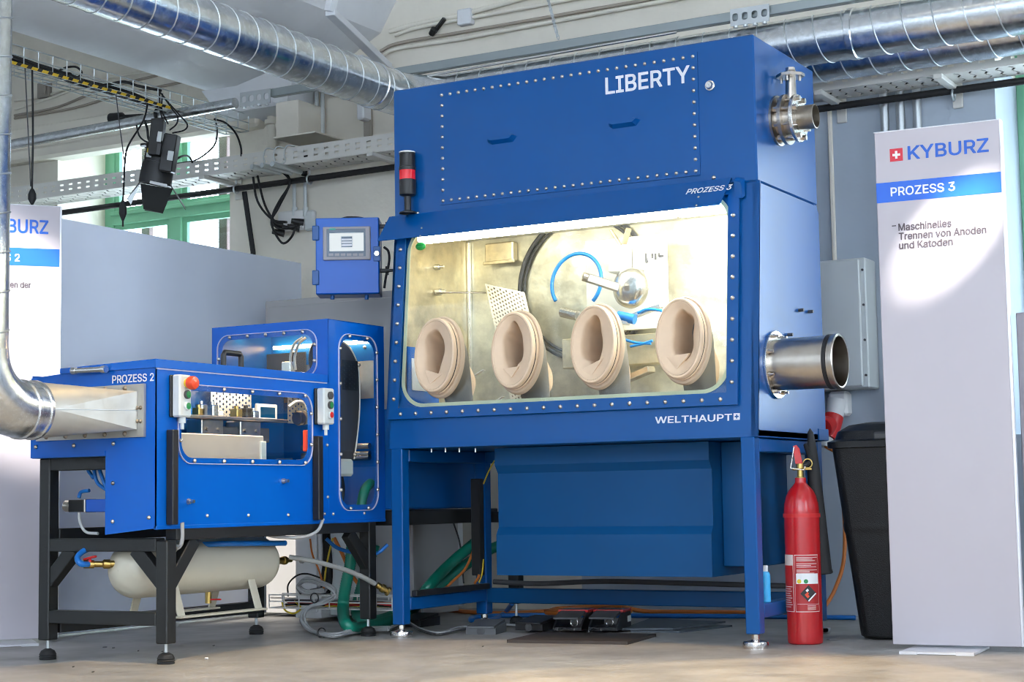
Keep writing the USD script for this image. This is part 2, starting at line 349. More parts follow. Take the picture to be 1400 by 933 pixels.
# windows: green timber frames deep in the wall, brown outer sashes, glass
def window(n, x0, x1, z0, z1, y, mull, trans):
    w = thing(f"window_{n}", "", None, ((x0 + x1) / 2, y, z0)); w.ClearCustomData(); w.SetCustomDataByKey("kind", "structure")
    f = MB(); t = 0.09
    f.box((x0, y - .03, z0), (x0 + t, y + .04, z1)); f.box((x1 - t, y - .03, z0), (x1, y + .04, z1)); f.box((x0 + t, y - .03, z0), (x1 - t, y + .04, z0 + .07)); f.box((x0 + t, y - .03, z1 - .07), (x1 - t, y + .04, z1))
    f.build("frame", "window_green", w, False)
    for m_ in mull: g = MB(); g.box((m_ - .05, y - .04, z0 + .07), (m_ + .05, y + .03, z1 - .07)); g.build("mullion", "window_green", w, False)
    for tz in trans: g = MB(); g.box((x0 + t, y - .05, tz - .04), (x1 - t, y + .03, tz + .04)); g.box((x0 + t, y - .07, tz + .02), (x1 - t, y - .05, tz + .045)); g.build("transom", "window_green", w, False)
    xs = [x0 + t] + list(mull) + [x1 - t]; zs = [z0 + .07] + list(trans) + [z1 - .07]
    for i in range(len(xs) - 1):
        for j in range(len(zs) - 1):
            a, b, c, d = xs[i] + (.05 if i else 0), xs[i + 1] - (.05 if i < len(xs) - 2 else 0), zs[j] + (.04 if j else 0), zs[j + 1] - (.04 if j < len(zs) - 2 else 0)
            s_ = MB(); s_.plate(sg.box(a, c, b, d).difference(sg.box(a + .035, c + .035, b - .035, d - .035)), (0, y + .01, 0), X, Z, .03); sp = s_.build("sash", "window_green", w, False)
            g = MB(); g.box((a + .03, y - .006, c + .03), (b - .03, y - .002, d - .03), 0); g.build("pane", "window_glass", sp, False)
            o = MB(); xm = a + (b - a) * .25; o.box((xm - .035, y + .14, c - .03), (xm + .035, y + .18, d + .03)); o.box((a, y + .14, d - .0), (b, y + .18, d + .05)); o.build("outer_sash", "window_brown", w, False)
    return w
window(1, -3.76, -2.20, 0.85, 3.06, 2.19, [-3.133], [2.49])
window(2, 2.27, 3.85, 0.85, 3.2, 2.19, [3.05], [2.49])

# pipes and conduits on the back wall
def wall_tube(name, label, cat, pts, r, m, k=5, n=8):
    b = MB(); b.tube(pts, r, n, k); return tag(b.build(name, m, None, 60), label, cat)
b = thing("water_pipe", "long black pipe running along the back wall under the white cable tray", "pipe", (0, 1.6, 2.465))
PZ = 2.460
mb = MB(); mb.tube([(-5.9, 1.62, PZ - .015), (3.9, 1.62, PZ + .03)], 0.018, 12); mb.build("pipe_run", "black_rubber", b, 60)
for x in (-2.20, -1.66, 2.10):
    mb = MB(); mb.tube([V([x, 1.62, PZ]) + .026 * V([0, math.cos(t), math.sin(t)]) for t in np.linspace(0, 2 * PI, 14)[:-1]], .006, 6, 1, True); mb.cyl((x, 1.62, PZ + .02), (x, 1.62, PZ + .07), .006, n=6); mb.build("pipe_clamp", "zinc_matt", b, 40)
mb = MB(); p0, p1 = at(334, 262, v=1.60), at(346, 345, v=1.66); mb.tube([p0, p1, p1 + V([0.02, .02, -.7])], .016, 10); mb.build("branch_pipe", "black_rubber", b, 60)
mb = MB(); p0 = at(416, 240, v=1.62); mb.tube([p0 - V([0, 0, 0]), p0 + V([0, .02, .14])], .018, 10); mb.build("riser", "black_rubber", b, 60)

lab = ["upper white conduit on the wall above the blue machine, ending in a curve", "second white conduit on the upper wall, passing through the small junction box", "third conduit along the upper wall, dark grey below the junction box", "lowest white conduit along the upper wall above the metal rail"]
ends = [((700, 2), (625, 22), (565, 34), (533, 43)), ((700, 14), (640, 25), (570, 38), (540, 48)), ((700, 32), (620, 46), (545, 59), (520, 70)), ((700, 40), (630, 53), (545, 66), (522, 76))]
for i, (l, e) in enumerate(zip(lab, ends)):
    pts = [at(*q, v=WY - .02) for q in e]; d = norm(pts[0] - pts[1]); pts = [pts[0] + d * 3.0] + pts
    wall_tube("conduit", l, "conduit", pts, (0.015, 0.012, .010, .012)[i], "tan_cord" if i == 2 else "plaster_cream")
mb = MB(); p = at(640, 24, v=WY); mb.box(p + V([-.045, -.05, -.05]), p + V([.045, 0, .04]), .006); tag(mb.build("junction_box", "plaster_white", None, False), "small square white junction box on the upper conduits", "junction box")
mb = MB(); p = at(604, 37, v=WY); mb.bar(p + V([-.04, -.02, -.03]), p + V([.05, -.05, .03]), .022, .02); mb.cyl(p + V([-.05, -.03, -.04]), p + V([-.02, -.05, -.02]), .018); tag(mb.build("wall_hook", "black_steel", None, False), "short dark iron hook fixed between the upper wall conduits", "hook")
lab = ["highest of the cream cables on the wall left of the ceiling beam", "cream cable below the highest one on the wall left of the beam", "cream cable sagging near the old wall socket at the left", "lowest cream cable on the wall above the round rail at the left"]
for i, (l, e) in enumerate(zip(lab, [((20, 150), (75, 132), (135, 110), (205, 97)), ((20, 158), (80, 146), (140, 122), (215, 103)), ((20, 138), (60, 132), (100, 118), (130, 112)), ((20, 162), (100, 148), (160, 131), (250, 112))])):
    wall_tube("wall_cable", l, "cable", [at(*q, v=WY - .012) for q in e], .009, "tan_cord" if i % 2 else "plaster_cream")
mb = MB(); p = at(64, 124, v=WY); mb.box(p + V([-.06, -.03, -.05]), p + V([.05, 0, .05]), .004); mb.box(p + V([.0, -.05, -.035]), p + V([.03, -.03, .035]), .01); tag(mb.build("wall_socket", "plaster_stain", None, False), "old square socket on the cream wall beside the cable basket", "socket")
# white trunking crossing the vault
p1, p2, p3 = at(456, -12, v=.75), at(451, 16, v=.75), at(530, 92, v=1.62)
mb = MB(); mb.bar(p1, p2, .055, .04); mb.bar(p2, p3, .055, .04); tag(mb.build("cable_trunking", "plaster_white", None, False), "white cable trunking running diagonally down the vault behind the duct", "trunking")
# boxed duct, drain pipe, grey conduits at the left of the wall
p = at(391, 150, v=1.55); q = at(424, 180, v=1.55)
mb = MB(); mb.box((p[0], 1.45, q[2] - .03), (q[0] - .01, 1.72, p[2] + .02), .004); mb.box((p[0] - .01, 1.44, q[2] - .04), (q[0] + .12, 1.72, q[2] - .03), .002); tag(mb.build("boxed_duct", "plaster_cream", None, False), "cream boxed-in duct on the wall under the ceiling beam end", "duct box")
mb = MB(); p = at(372, 158, v=1.66); q = at(373, 215, v=1.66); mb.tube([p, q], .03, 12); mb.lathe([(.03, 0), (.045, .005), (.045, .03), (.03, .035)], p - V([0, 0, .06]), Z, 14); mb.tube([p + V([.03, 0, -.05]), p + V([.07, -.02, -.1]), p + V([.12, 0, -.09])], .014, 8, 4); tag(mb.build("drain_pipe", "plaster_cream", None, 50), "cream painted drain pipe stub on the wall above the perforated tray", "pipe")
for i, (x, l) in enumerate(((433, "left of two grey conduits rising beside the boxed duct"), (441, "right of two grey conduits rising beside the boxed duct"))):
    p, q = at(x, 122, v=1.68), at(x, 195, v=1.68); wall_tube("riser_conduit", l, "conduit", [p, q], .013, "grey_box", 1)
for i, (x, l) in enumerate(((402, "left grey conduit dropping to the wall socket with black plugs"), (417, "right grey conduit dropping to the wall socket with black plugs"))):
    p, q = at(x, 245, v=1.69), at(x + 1, 300, v=1.69); b = MB(); b.tube([p, q], .011, 8); b.cyl(q + V([0, 0, .02]), q + V([0, 0, .07]), .017, n=10); tag(b.build("drop_conduit", "grey_box", None, 50), l, "conduit")
t = thing("socket_block", "white surface socket block with black plugs on the wall above the partition", "socket", at(402, 305, v=WY))
o = at(402, 303, v=WY)
mb = MB(); mb.box(o + V([-.09, -.045, -.06]), o + V([.10, 0, .06]), .01); mb.build("housing", "white_enamel", t, False)
mb = MB(); mb.box(o + V([.10, -.04, -.07]), o + V([.17, 0, .05]), .01); mb.build("side_housing", "grey_box", t, False)
for dx, dz in ((-.06, -.02), (-.05, -.07), (.06, -.05), (.09, -.02)):
    mb = MB(); c = o + V([dx, -.05, dz]); mb.cyl(c + V([0, .02, 0]), c + V([-.05, -.03, .01]), .024, .015, 12); mb.build("plug", "black_plastic", t, 40)
loops = [((345, 235), (352, 275), (372, 300), (392, 304)), ((351, 236), (362, 280), (378, 305), (395, 311)), ((384, 233), (396, 250), (380, 285), (371, 305), (385, 332), (398, 325), (405, 308)), ((392, 236), (396, 252), (382, 275), (373, 295), (378, 311), (400, 312), (410, 307))]
for e, l in zip(loops, ("leftmost black plug cable hanging from the perforated tray to the socket block", "second black plug cable from the tray to the socket block", "black plug cable hanging in the lowest loop below the socket block", "black plug cable ending at the right side of the socket block")):
    wall_tube("plug_cable", l, "cable", [at(*q, v=1.58) for q in e], .007, "black_rubber")
for x, l in ((1207, "leftmost of three bright conduits rising behind the right banner"), (1229, "middle of three bright conduits rising behind the right banner"), (1252, "rightmost of three bright conduits rising behind the right banner")):
    p, q = at(x, 100, v=1.69), at(x + 3, 190, v=1.69); wall_tube("bright_conduit", l, "conduit", [p, V([q[0], q[1], .30])], .022, "zinc_matt", 1, 12)
mb = MB(); p = at(1138, 160, v=WY); mb.box((p[0] - .02, 1.70, 1.0), (p[0], 1.72, 2.5), .004); tag(mb.build("wall_cable_strip", "plaster_cream", None, False), "narrow cream cable strip running down the wall beside the blue machine", "cable strip")

# ---------------------------------------------------------------- perforated white cable tray along the back wall
t = thing("cable_tray", "long white perforated steel cable tray on brackets along the back wall", "cable tray", (0, 1.5, 2.5))
TX0, TX1 = -4.6, 3.0
TY0, TY1 = 1.40, 1.61
TB = at(535, 205, v=TY0)[2]; TT = at(535, 182, v=TY0)[2]
lip = sg.box(TX0, TB, TX1, TT); slots = [sg.box(x, z, x + .028, z + .011) for x in np.arange(TX0 + .04, TX1 - .04, .072) for z in (TB + .026, TB + .057) if x < 0.2 or x > 1.5]
lip = lip.difference(sg.MultiPolygon(slots))
mb = MB(); mb.plate(lip, (0, TY0, 0), X, Z, .003); mb.build("side_lip", "tray_white", t, False)
mb = MB(); mb.box((TX0, TY1, TB), (TX1, TY1 + .003, TB + .02), 0); mb.build("rear_lip", "tray_white", t, False)
for (x0, x1) in ((TX0, 0.4), (1.3, TX1)):
    base = sg.box(x0, TY0, x1, TY1); sl = []
    for i, x in enumerate(np.arange(x0 + .06, x1 - .06, .062)):
        for j, y in enumerate((TY0 + .035, TY0 + .08, TY0 + .125, TY0 + .17)):
            a = (-1) ** (i + j) * 28
            sl.append(affinity.rotate(sg.box(x - .0055, y - .021, x + .0055, y + .021), a))
    mb = MB(); mb.plate(base.difference(sg.MultiPolygon([s for s in sl])), (0, 0, TB - .003), X, Y, .003); mb.build("perforated_base", "tray_white", t, False)
mb = MB(); mb.box((0.4, TY0, TB - .003), (1.3, TY1, TB), 0); mb.build("base_plate", "tray_white", t, False)
for x in (at(275, 238, v=1.36)[0], at(505, 193, v=1.36)[0], 0.6, at(1118, 118, v=1.36)[0], at(1281, 88, v=1.36)[0]):
    mb = MB(); mb.bar((x, TY0 - .04, TB - .016), (x, 1.708, TB - .016), .042, .024); mb.box((x - .024, 1.700, TB - .10), (x + .024, 1.714, TB + .03)); mb.build("bracket", "tray_white", t, False)
t = thing("cable_bundle", "grey power cables lying inside the perforated white tray, seen through its slots", "cable bundle", (-2.5, 1.5, TB))
for k in range(7):
    y = TY0 + .025 + k * .026; mb = MB(); mb.tube([V([x, y + .004 * math.sin(x * 3 + k), TB + .013 + .003 * (k % 2)]) for x in np.arange(-4.5, 2.9, .35)], .0115, 6, 1); mb.build("cable", "dark_grey_plastic" if k % 3 else "black_rubber", t, 60)
# grey hoses bundled over the tray
for i, (a, b_, l) in enumerate((((344, 228), (383, 236), "lower of three grey insulated lines leaving the perforated tray"), ((358, 226), (398, 236.5), "middle of three grey insulated lines leaving the perforated tray"), ((372, 224), (411, 235.5), "upper of three grey insulated lines leaving the perforated tray"))):
    p, q = at(*a, z=TB - .022), at(*b_, z=TB - .022)
    t2 = thing("insulated_line", l, "pipe", p); mb = MB(); mb.tube([p, q], .015, 10); mb.build("insulation", "zinc_matt", t2, 60)
    mb = MB(); mb.tube([V([p[0] + .03, TY0 + .03, TT + .01]), V([p[0] + .0, TY0 - .008, TT + .012]), V([p[0] - .02, TY0 - .010, TT - .03]), V([p[0] - .015, TY0 - .012, TB + .01]), p], .004, 7, 5); mb.build("thin_line", "grey_box", t2, 60)

# ---------------------------------------------------------------- round rail with slotted couplers, chain
t = thing("support_rail", "galvanised support rail with slotted couplers hanging across the room under the ceiling", "rail", (0, .92, 2.79))
RY = .955; RZ = at(1000, 25, v=RY)[2]
mb = MB(); p = at(20, 197, v=RY); q = at(322, 141, v=RY); mb.tube([p + (p - q), p, q], .030, 16); mb.build("round_rail", "zinc", t, 60)
mb = MB(); q2 = at(372, 128, v=RY); mb.bar(q2, V([4.2, RY, RZ + .005]), .040, .045); mb.build("channel_rail", "channel_grey", t, False)
mb = MB(); a, b_ = at(700, 84, v=RY - .02), at(925, 44, v=RY - .02); mb.bar(a - V([.5, 0, .004]), b_ - V([0, 0, .0]), .012, .012); mb.build("rail_edge", "stainless_bright", t, False)
for (xa, xb) in ((329, 370), (999, 1052)):
    a, b_ = at(xa, 137 if xa < 500 else 25, v=RY - .035), at(xb, 131 if xa < 500 else 17, v=RY - .035); L = np.linalg.norm(b_ - a); d = (b_ - a) / L
    pl = sg.box(0, -.04, L, .04).difference(sg.MultiPolygon([rrect(L * (i + .18) / 4, -.018, L * (i + .82) / 4, .018, .012, 4) for i in range(4)]))
    mb = MB(); mb.plate(pl, a, d, norm(np.cross(np.cross(d, Z), d)), .006)
    for i in range(4): mb.cyl(a + d * L * (i + .5) / 4 - Z * .05, a + d * L * (i + .5) / 4 - Z * .04, .012, n=8)
    mb.build("coupler", "zinc_matt", t, False)
t = MB(); p, q = at(748, -6, v=RY), at(763, 52, v=RY); nn = 16
for i in range(nn):
    c = p + (q - p) * (i + .5) / nn; d = norm(q - p); s_ = frame_of(d)[i % 2]
    t.tube([c + d * .016 * math.sin(a) + s_ * .007 * math.cos(a) for a in np.linspace(0, 2 * PI, 9)[:-1]], .0025, 5, 1, True)
tag(t.build("chain", "zinc_matt", None, 60), "thin steel chain hanging from the ceiling to the rail above the blue machine", "chain")

# ---------------------------------------------------------------- spiral ducts
def spiral(t, pts, r, pitch, m="zinc", n=36, seam=True, k=1):
    b = MB(); b.tube(pts, r, n, k); b.build("duct_pipe", m, t, 60)
def seam(t, path, r, pitch, m="zinc_matt", step=20):
    """helical fold along a straight run"""
    a, b = V(path[0], float), V(path[1], float); x, y, d = frame_of(b - a); L = np.linalg.norm(b - a); nt = L / pitch
    ph = np.linspace(0, 2 * PI * nt, int(step * nt))
    mb = MB(); mb.tube([a + d * L * q / (2 * PI * nt) + (r + .001) * (x * math.cos(q) + y * math.sin(q)) for q in ph], .0035, 5); mb.build("spiral_seam", m, t, 60)
DR = 0.112
DYA = 1.03; DZ = at(1146, 50, v=DYA)[2]; DX = at(400, 77, z=DZ)[0]
BYA = DYA + .232; BZ = at(1161, 108, v=BYA)[2] + DR
t = thing("ventilation_duct", "large spiral galvanised duct turning a corner above the blue machine", "duct", (DX, DYA, DZ))
RB = 0.24
arc = [V([DX + RB - RB * math.cos(a), DYA - RB + RB * math.sin(a), DZ]) for a in np.linspace(0, PI / 2, 12)]
spiral(t, [V([DX, -5.5, DZ])] + [V([DX, y, DZ]) for y in (-3, -1, 0.5)] + arc + [V([x, DYA, DZ]) for x in (0.5, 1.5, 2.5, 4.5)], DR, .13)
seam(t, ((DX, -3.2, DZ), (DX, DYA - RB, DZ)), DR, .135); seam(t, ((DX + RB, DYA, DZ), (3.6, DYA, DZ)), DR, .135)
for y in (0.60,): mb = MB(); mb.lathe([(DR, 0), (DR + .006, .004), (DR + .006, .03), (DR, .034)], (DX, y, DZ), Y, 36); mb.build("collar", "zinc", t, 50)
mb = MB(); mb.lathe([(DR, 0), (DR + .007, .004), (DR + .007, .03), (DR, .034)], (1.80, DYA, DZ), X, 36); mb.build("collar", "zinc", t, 50)
t = thing("ventilation_duct", "second spiral duct below and behind the first at the top right", "duct", (2, BYA, BZ))
spiral(t, [V([.9, BYA, BZ]), V([1.5, BYA, BZ]), V([4.5, BYA, BZ])], DR - .004, .13); seam(t, ((0.95, BYA, BZ), (3.6, BYA, BZ)), DR - .004, .135)
# vertical exhaust duct at the left with elbow and square-to-round piece
VR = 0.103
ec = V([-.42, -1.46, .945])                       # centre of the flange on the machine's end
rc = at(45, 561, v=-1.80)                         # centre of the round end
t = thing("exhaust_duct", "vertical spiral exhaust duct with elbow and square transition at the left blue machine", "duct", (rc[0], rc[1] - .3, 0))
EB = 0.20
top = V([rc[0], rc[1] - .10 - EB, rc[2] + EB])
arc = [V([rc[0], rc[1] - .06 - EB * math.sin(a), rc[2] + EB - EB * math.cos(a)]) for a in np.linspace(0, PI / 2, 12)]
vt = arc[-1]
mb = MB(); mb.tube([rc + V([0, -.005, 0])] + arc, VR, 36); mb.build("elbow", "zinc", t, 60)
mb = MB(); mb.tube([vt, V([vt[0], vt[1], DZ - .06])], VR - .002, 36); pp = mb.build("vertical_pipe", "zinc", t, 60)
seam(t, (vt + V([0, 0, .02]), V([vt[0], vt[1], DZ - .12])), VR - .002, .14)
for dy in (-.07, -.012): mb = MB(); mb.lathe([(VR, 0), (VR + .006, .003), (VR + .006, .014), (VR, .018)], rc + V([0, dy, 0]), Y, 36); mb.build("collar_ring", "stainless_bright", t, 50)
# transition: square on the flange, round at the elbow
x0, x1, z0, z1 = -.665, -.178, .870, 1.012
cn = [V([x1, -1.475, z1]), V([x0, -1.475, z1]), V([x0, -1.475, z0]), V([x1, -1.475, z0])]
def rp(a): return rc + V([VR * math.cos(a), 0, VR * math.sin(a)])
mb = MB()
for i_, nm_ in enumerate(("top", "left", "bottom", "right")):
    a_, b_ = cn[i_], cn[(i_ + 1) % 4]; ap = rp(PI / 2 * (i_ + 1)); mb.add([a_, ap, b_], [(0, 1, 2)])
    arc_ = [rp(PI / 2 * i_ + PI / 2 * k / 8) for k in range(9)]; mb.add([a_] + arc_, [(0, k + 1, k + 2) for k in range(8)])
mb.build("transition_piece", "zinc_sheet", t, 12)
mb = MB(); mb.bar(rp(0), (cn[0] + cn[3]) / 2, .004, .004); mb.build("transition_seam", "zinc_matt", t, False)
fl = sg.box(-.695, .842, -.147, 1.040).difference(sg.box(x0, z0, x1, z1))
mb = MB(); mb.plate(fl, (0, -1.462, 0), X, Z, .012); fp = mb.build("flange", "zinc_sheet", t, False)
mb = MB()
for x in np.arange(-.64, -.17, .1):
    for z in (.856, 1.026): mb.dome((x, -1.474, z), -Y, .010, .008)
for z in (.90, .95): mb.dome((-.163, -1.474, z), -Y, .008, .007); mb.dome((-.18, -1.474, z), -Y, .008, .007)
mb.build("rivet", "steel_tube_inside", fp, 40, kind="stuff")
# ---------------------------------------------------------------- the large glovebox machine (front towards -y, right side x = 1.73)
G = thing("glovebox_machine", "tall blue glovebox machine with lit window, four glove ports and LIBERTY lettering", "glovebox machine", (0.865, 0.35, 0))
ZB, KS = 0.816, 0.098
def fy(z): return -0.088 + KS * (z - ZB)          # the leaning lower front
FN = norm([0, -1, KS]); FE = norm([0, KS, 1])      # its outward normal and its upward direction
FP = V([0, fy(ZB), ZB])
def fr(x, z, d=0.0): return V([x, fy(z), z]) + FN * d
ss = math.sqrt(1 + KS * KS)
mb = MB(); mb.box((0, 0, 1.835), (1.73, 0.704, 2.432), .006); hood = mb.build("hood", "blue_paint", G, False)
mb = MB(); mb.plate(sg.box(.243, 1.884, 1.487, 2.394), (0, -.0005, 0), X, Z, .005); panel = mb.build("access_panel", "blue_paint", G, False)
mb = MB()
for x in np.linspace(.262, 1.468, 29):
    for z in (1.902, 2.376): mb.dome((x, -.0055, z), -Y, .0085, .008)
for z in np.linspace(1.902, 2.376, 11)[1:-1]:
    for x in (.262, 1.468): mb.dome((x, -.0055, z), -Y, .0085, .008)
mb.build("panel_bolt", "bolt_steel", panel, 40, kind="stuff")
for cx_, cy_ in ((688, 191), (855, 169)):
    c = at(cx_, cy_, v=0)
    mb = MB(); hexa = ((-.072, -.006), (-.050, .016), (.052, .016), (.072, .006), (.052, -.018), (-.054, -.018))
    mb.hull([c + V([x, -.004, z]) for x, z in hexa] + [c + V([x * .86, -.032, z * .55 + .006]) for x, z in hexa]); mb.build("grip", "blue_paint", panel, False)
c = at(971.5, 117.5, v=0); mb = MB(); mb.lathe([(.001, .024), (.012, .024), (.014, .02), (.016, .012), (.021, .010), (.021, 0)], c, -Y, 18); mb.build("lock", "stainless_bright", G, 40)
for pxy in ((571, 292), (976, 243)):
    c = at(*pxy, v=0); mb = MB(); mb.dome(c, -Y, .010, .009); mb.build("screw", "bolt_steel", G, 40)
a, b = at(828, 129.5, v=-.006), at(942, 114.5, v=-.006)
mb = MB(); mb.text("LIBERTY", a + V([0, 0, .002]), X, Z, .068, at(943, 105, v=-.006)[0] - a[0], .0012, True); mb.build("lettering", "letter_white", G, False, label="white LIBERTY lettering")

# body below the hood: leaning front sheet with round-cornered opening, side panels, pan, back
op = rrect(.076, (.996 - ZB) * ss, 1.612, (1.80 - ZB) * ss, .115, 10)
mb = MB(); mb.plate(sg.box(-.003, 0, 1.735, (1.838 - ZB) * ss).difference(op), FP - FN * .006, X, FE, .006); front = mb.build("front_sheet", "blue_paint", G, False)
ring = op.buffer(.004).difference(op.buffer(-.012))
mb = MB(); mb.plate(ring, FP + FN * .0005, X, FE, .003); mb.build("gasket", "gasket", front, False)
side = sg.Polygon([(fy(ZB), ZB), (.66, ZB), (.70, .86), (.70, 1.80), (.67, 1.828), (fy(1.828), 1.828)])
mb = MB(); mb.plate(side, (1.705, 0, 0), Y, Z, .030); sp = mb.build("side_panel", "blue_paint", G, False)
mb = MB(); mb.plate(side, (-.003, 0, 0), Y, Z, .024); mb.build("side_panel", "blue_paint", G, False)
mb = MB(); mb.box((0, fy(ZB) + .004, ZB - .002), (1.735, .72, ZB + .03), .005); mb.box((1.70, .60, ZB), (1.74, .725, .866), .003); mb.build("bottom_pan", "blue_paint", G, False)
mb = MB(); mb.box((0, .66, ZB + .03), (1.73, .70, 1.836), .004); mb.build("back_panel", "blue_paint", G, False)
for q in ((1092, 424.5), (1105, 426.5), (1077, 458)):
    c = at(*q, u=1.735); mb = MB(); mb.cyl(c, c + X * .022, .007, n=10); mb.build("stud", "dark_grey_plastic", sp, 40)

# window: clear pane with four oval holes, clamp frame, bolts
PORTS = [(.283, 1.203), (.668, 1.203), (1.045, 1.206), (1.428, 1.207)]
def fz(z): return (z - ZB) * ss
hole = [ellipse(x, fz(z), .098, .158, 36) for x, z in PORTS]
pan = sg.box(.030, fz(.950), 1.648, fz(1.815))
for hpoly in hole: pan = pan.difference(hpoly)
mb = MB(); mb.plate(pan, FP + FN * .004, X, FE, .008); mb.build("window_pane", "pane", G, False)
fo = sg.box(.023, fz(.941), 1.656, fz(1.822)); fi = sg.box(.070, fz(.990), 1.609, fz(1.79))
mb = MB(); mb.plate(fo.difference(fi), FP + FN * .0125, X, FE, .009); frame = mb.build("window_frame", "blue_paint", G, False)
mb = MB()
for x in np.linspace(.085, 1.585, 20): mb.dome(fr(x, .963, .0215), FN, .0095, .009)
for z in np.linspace(1.03, 1.70, 9):
    for x in (.047, 1.632): mb.dome(fr(x, z, .0215), FN, .0095, .009)
mb.build("frame_bolt", "bolt_steel", frame, 40, kind="stuff")
# visor sheet over the lamp
vt0, vb0 = V([0, -.004, 1.856]), V([0, fy(1.735) - .085, 1.738])
ve = norm(vt0 - vb0); vn = np.cross(X, ve); vL = np.linalg.norm(vt0 - vb0)
mb = MB(); mb.plate(sg.Polygon([(-.035, 0), (1.600, 0), (1.622, vL), (-.022, vL)]), vb0, X, ve, .004)
mb.hull([V([-.022, 0.0, 1.850]), V([1.622, 0.0, 1.850]), V([-.022, 0, 1.858]), V([1.622, 0, 1.858]), V([-.022, vt0[1], 1.852]), V([1.622, vt0[1], 1.852]), V([-.022, vt0[1], 1.858]), V([1.622, vt0[1], 1.858])])
visor = mb.build("visor", "blue_paint", G, False)
mb = MB(); mb.hull([V(q) for q in ((1.640, 0, 1.858), (1.676, 0, 1.85), (1.640, 0, 1.78), (1.676, 0, 1.78), (1.640, -.03, 1.840), (1.668, -.025, 1.830), (1.640, -.015, 1.77), (1.668, -.015, 1.77))]); mb.build("visor_bracket", "blue_paint", G, False)
def onv(x, y): return on(x, y, vb0 + vn * .0055, vn)
for q in ((576.5, 312), (574.5, 323), (955, 269.5), (952, 281)):
    mb = MB(); mb.dome(onv(*q), vn, .005, .004); mb.build("rivet", "bolt_steel", visor, 40)
a, b = onv(937.5, 265.8), onv(1001, 257.5)
mb = MB(); mb.text("PROZESS 3", a, X, ve, .0265, np.linalg.norm(b - a) * .97, .0008, True, .22); mb.build("lettering", "letter_white", visor, False, label="white PROZESS 3 lettering")
a = on(895.8, 579.3, FP, FN); b = on(1001, 575.5, FP, FN)
mb = MB(); mb.text("WELTHAUPT", a + FN * .001, X, FE, .026, np.linalg.norm(b - a), .0008, True)
c0, c1 = on(986.5, 576.3, FP, FN), on(1011.5, 575.4, FP, FN)
q0 = on(1000.8 - 13.0, 575.2, FP, FN)
mb.build("lettering", "letter_white", G, False, label="white WELTHAUPT lettering")
lo = on(1003.0, 574.6, FP, FN); hx = on(1011.6, 574.3, FP, FN)[0] - lo[0]
sq = sg.box(0, 0, hx, hx); cr = sg.box(hx * .40, hx * .18, hx * .60, hx * .82).union(sg.box(hx * .18, hx * .40, hx * .82, hx * .60))
mb = MB(); mb.plate(sq.difference(cr), lo + FN * .0005, X, FE, .0012); mb.build("cross_logo", "letter_white", G, False)

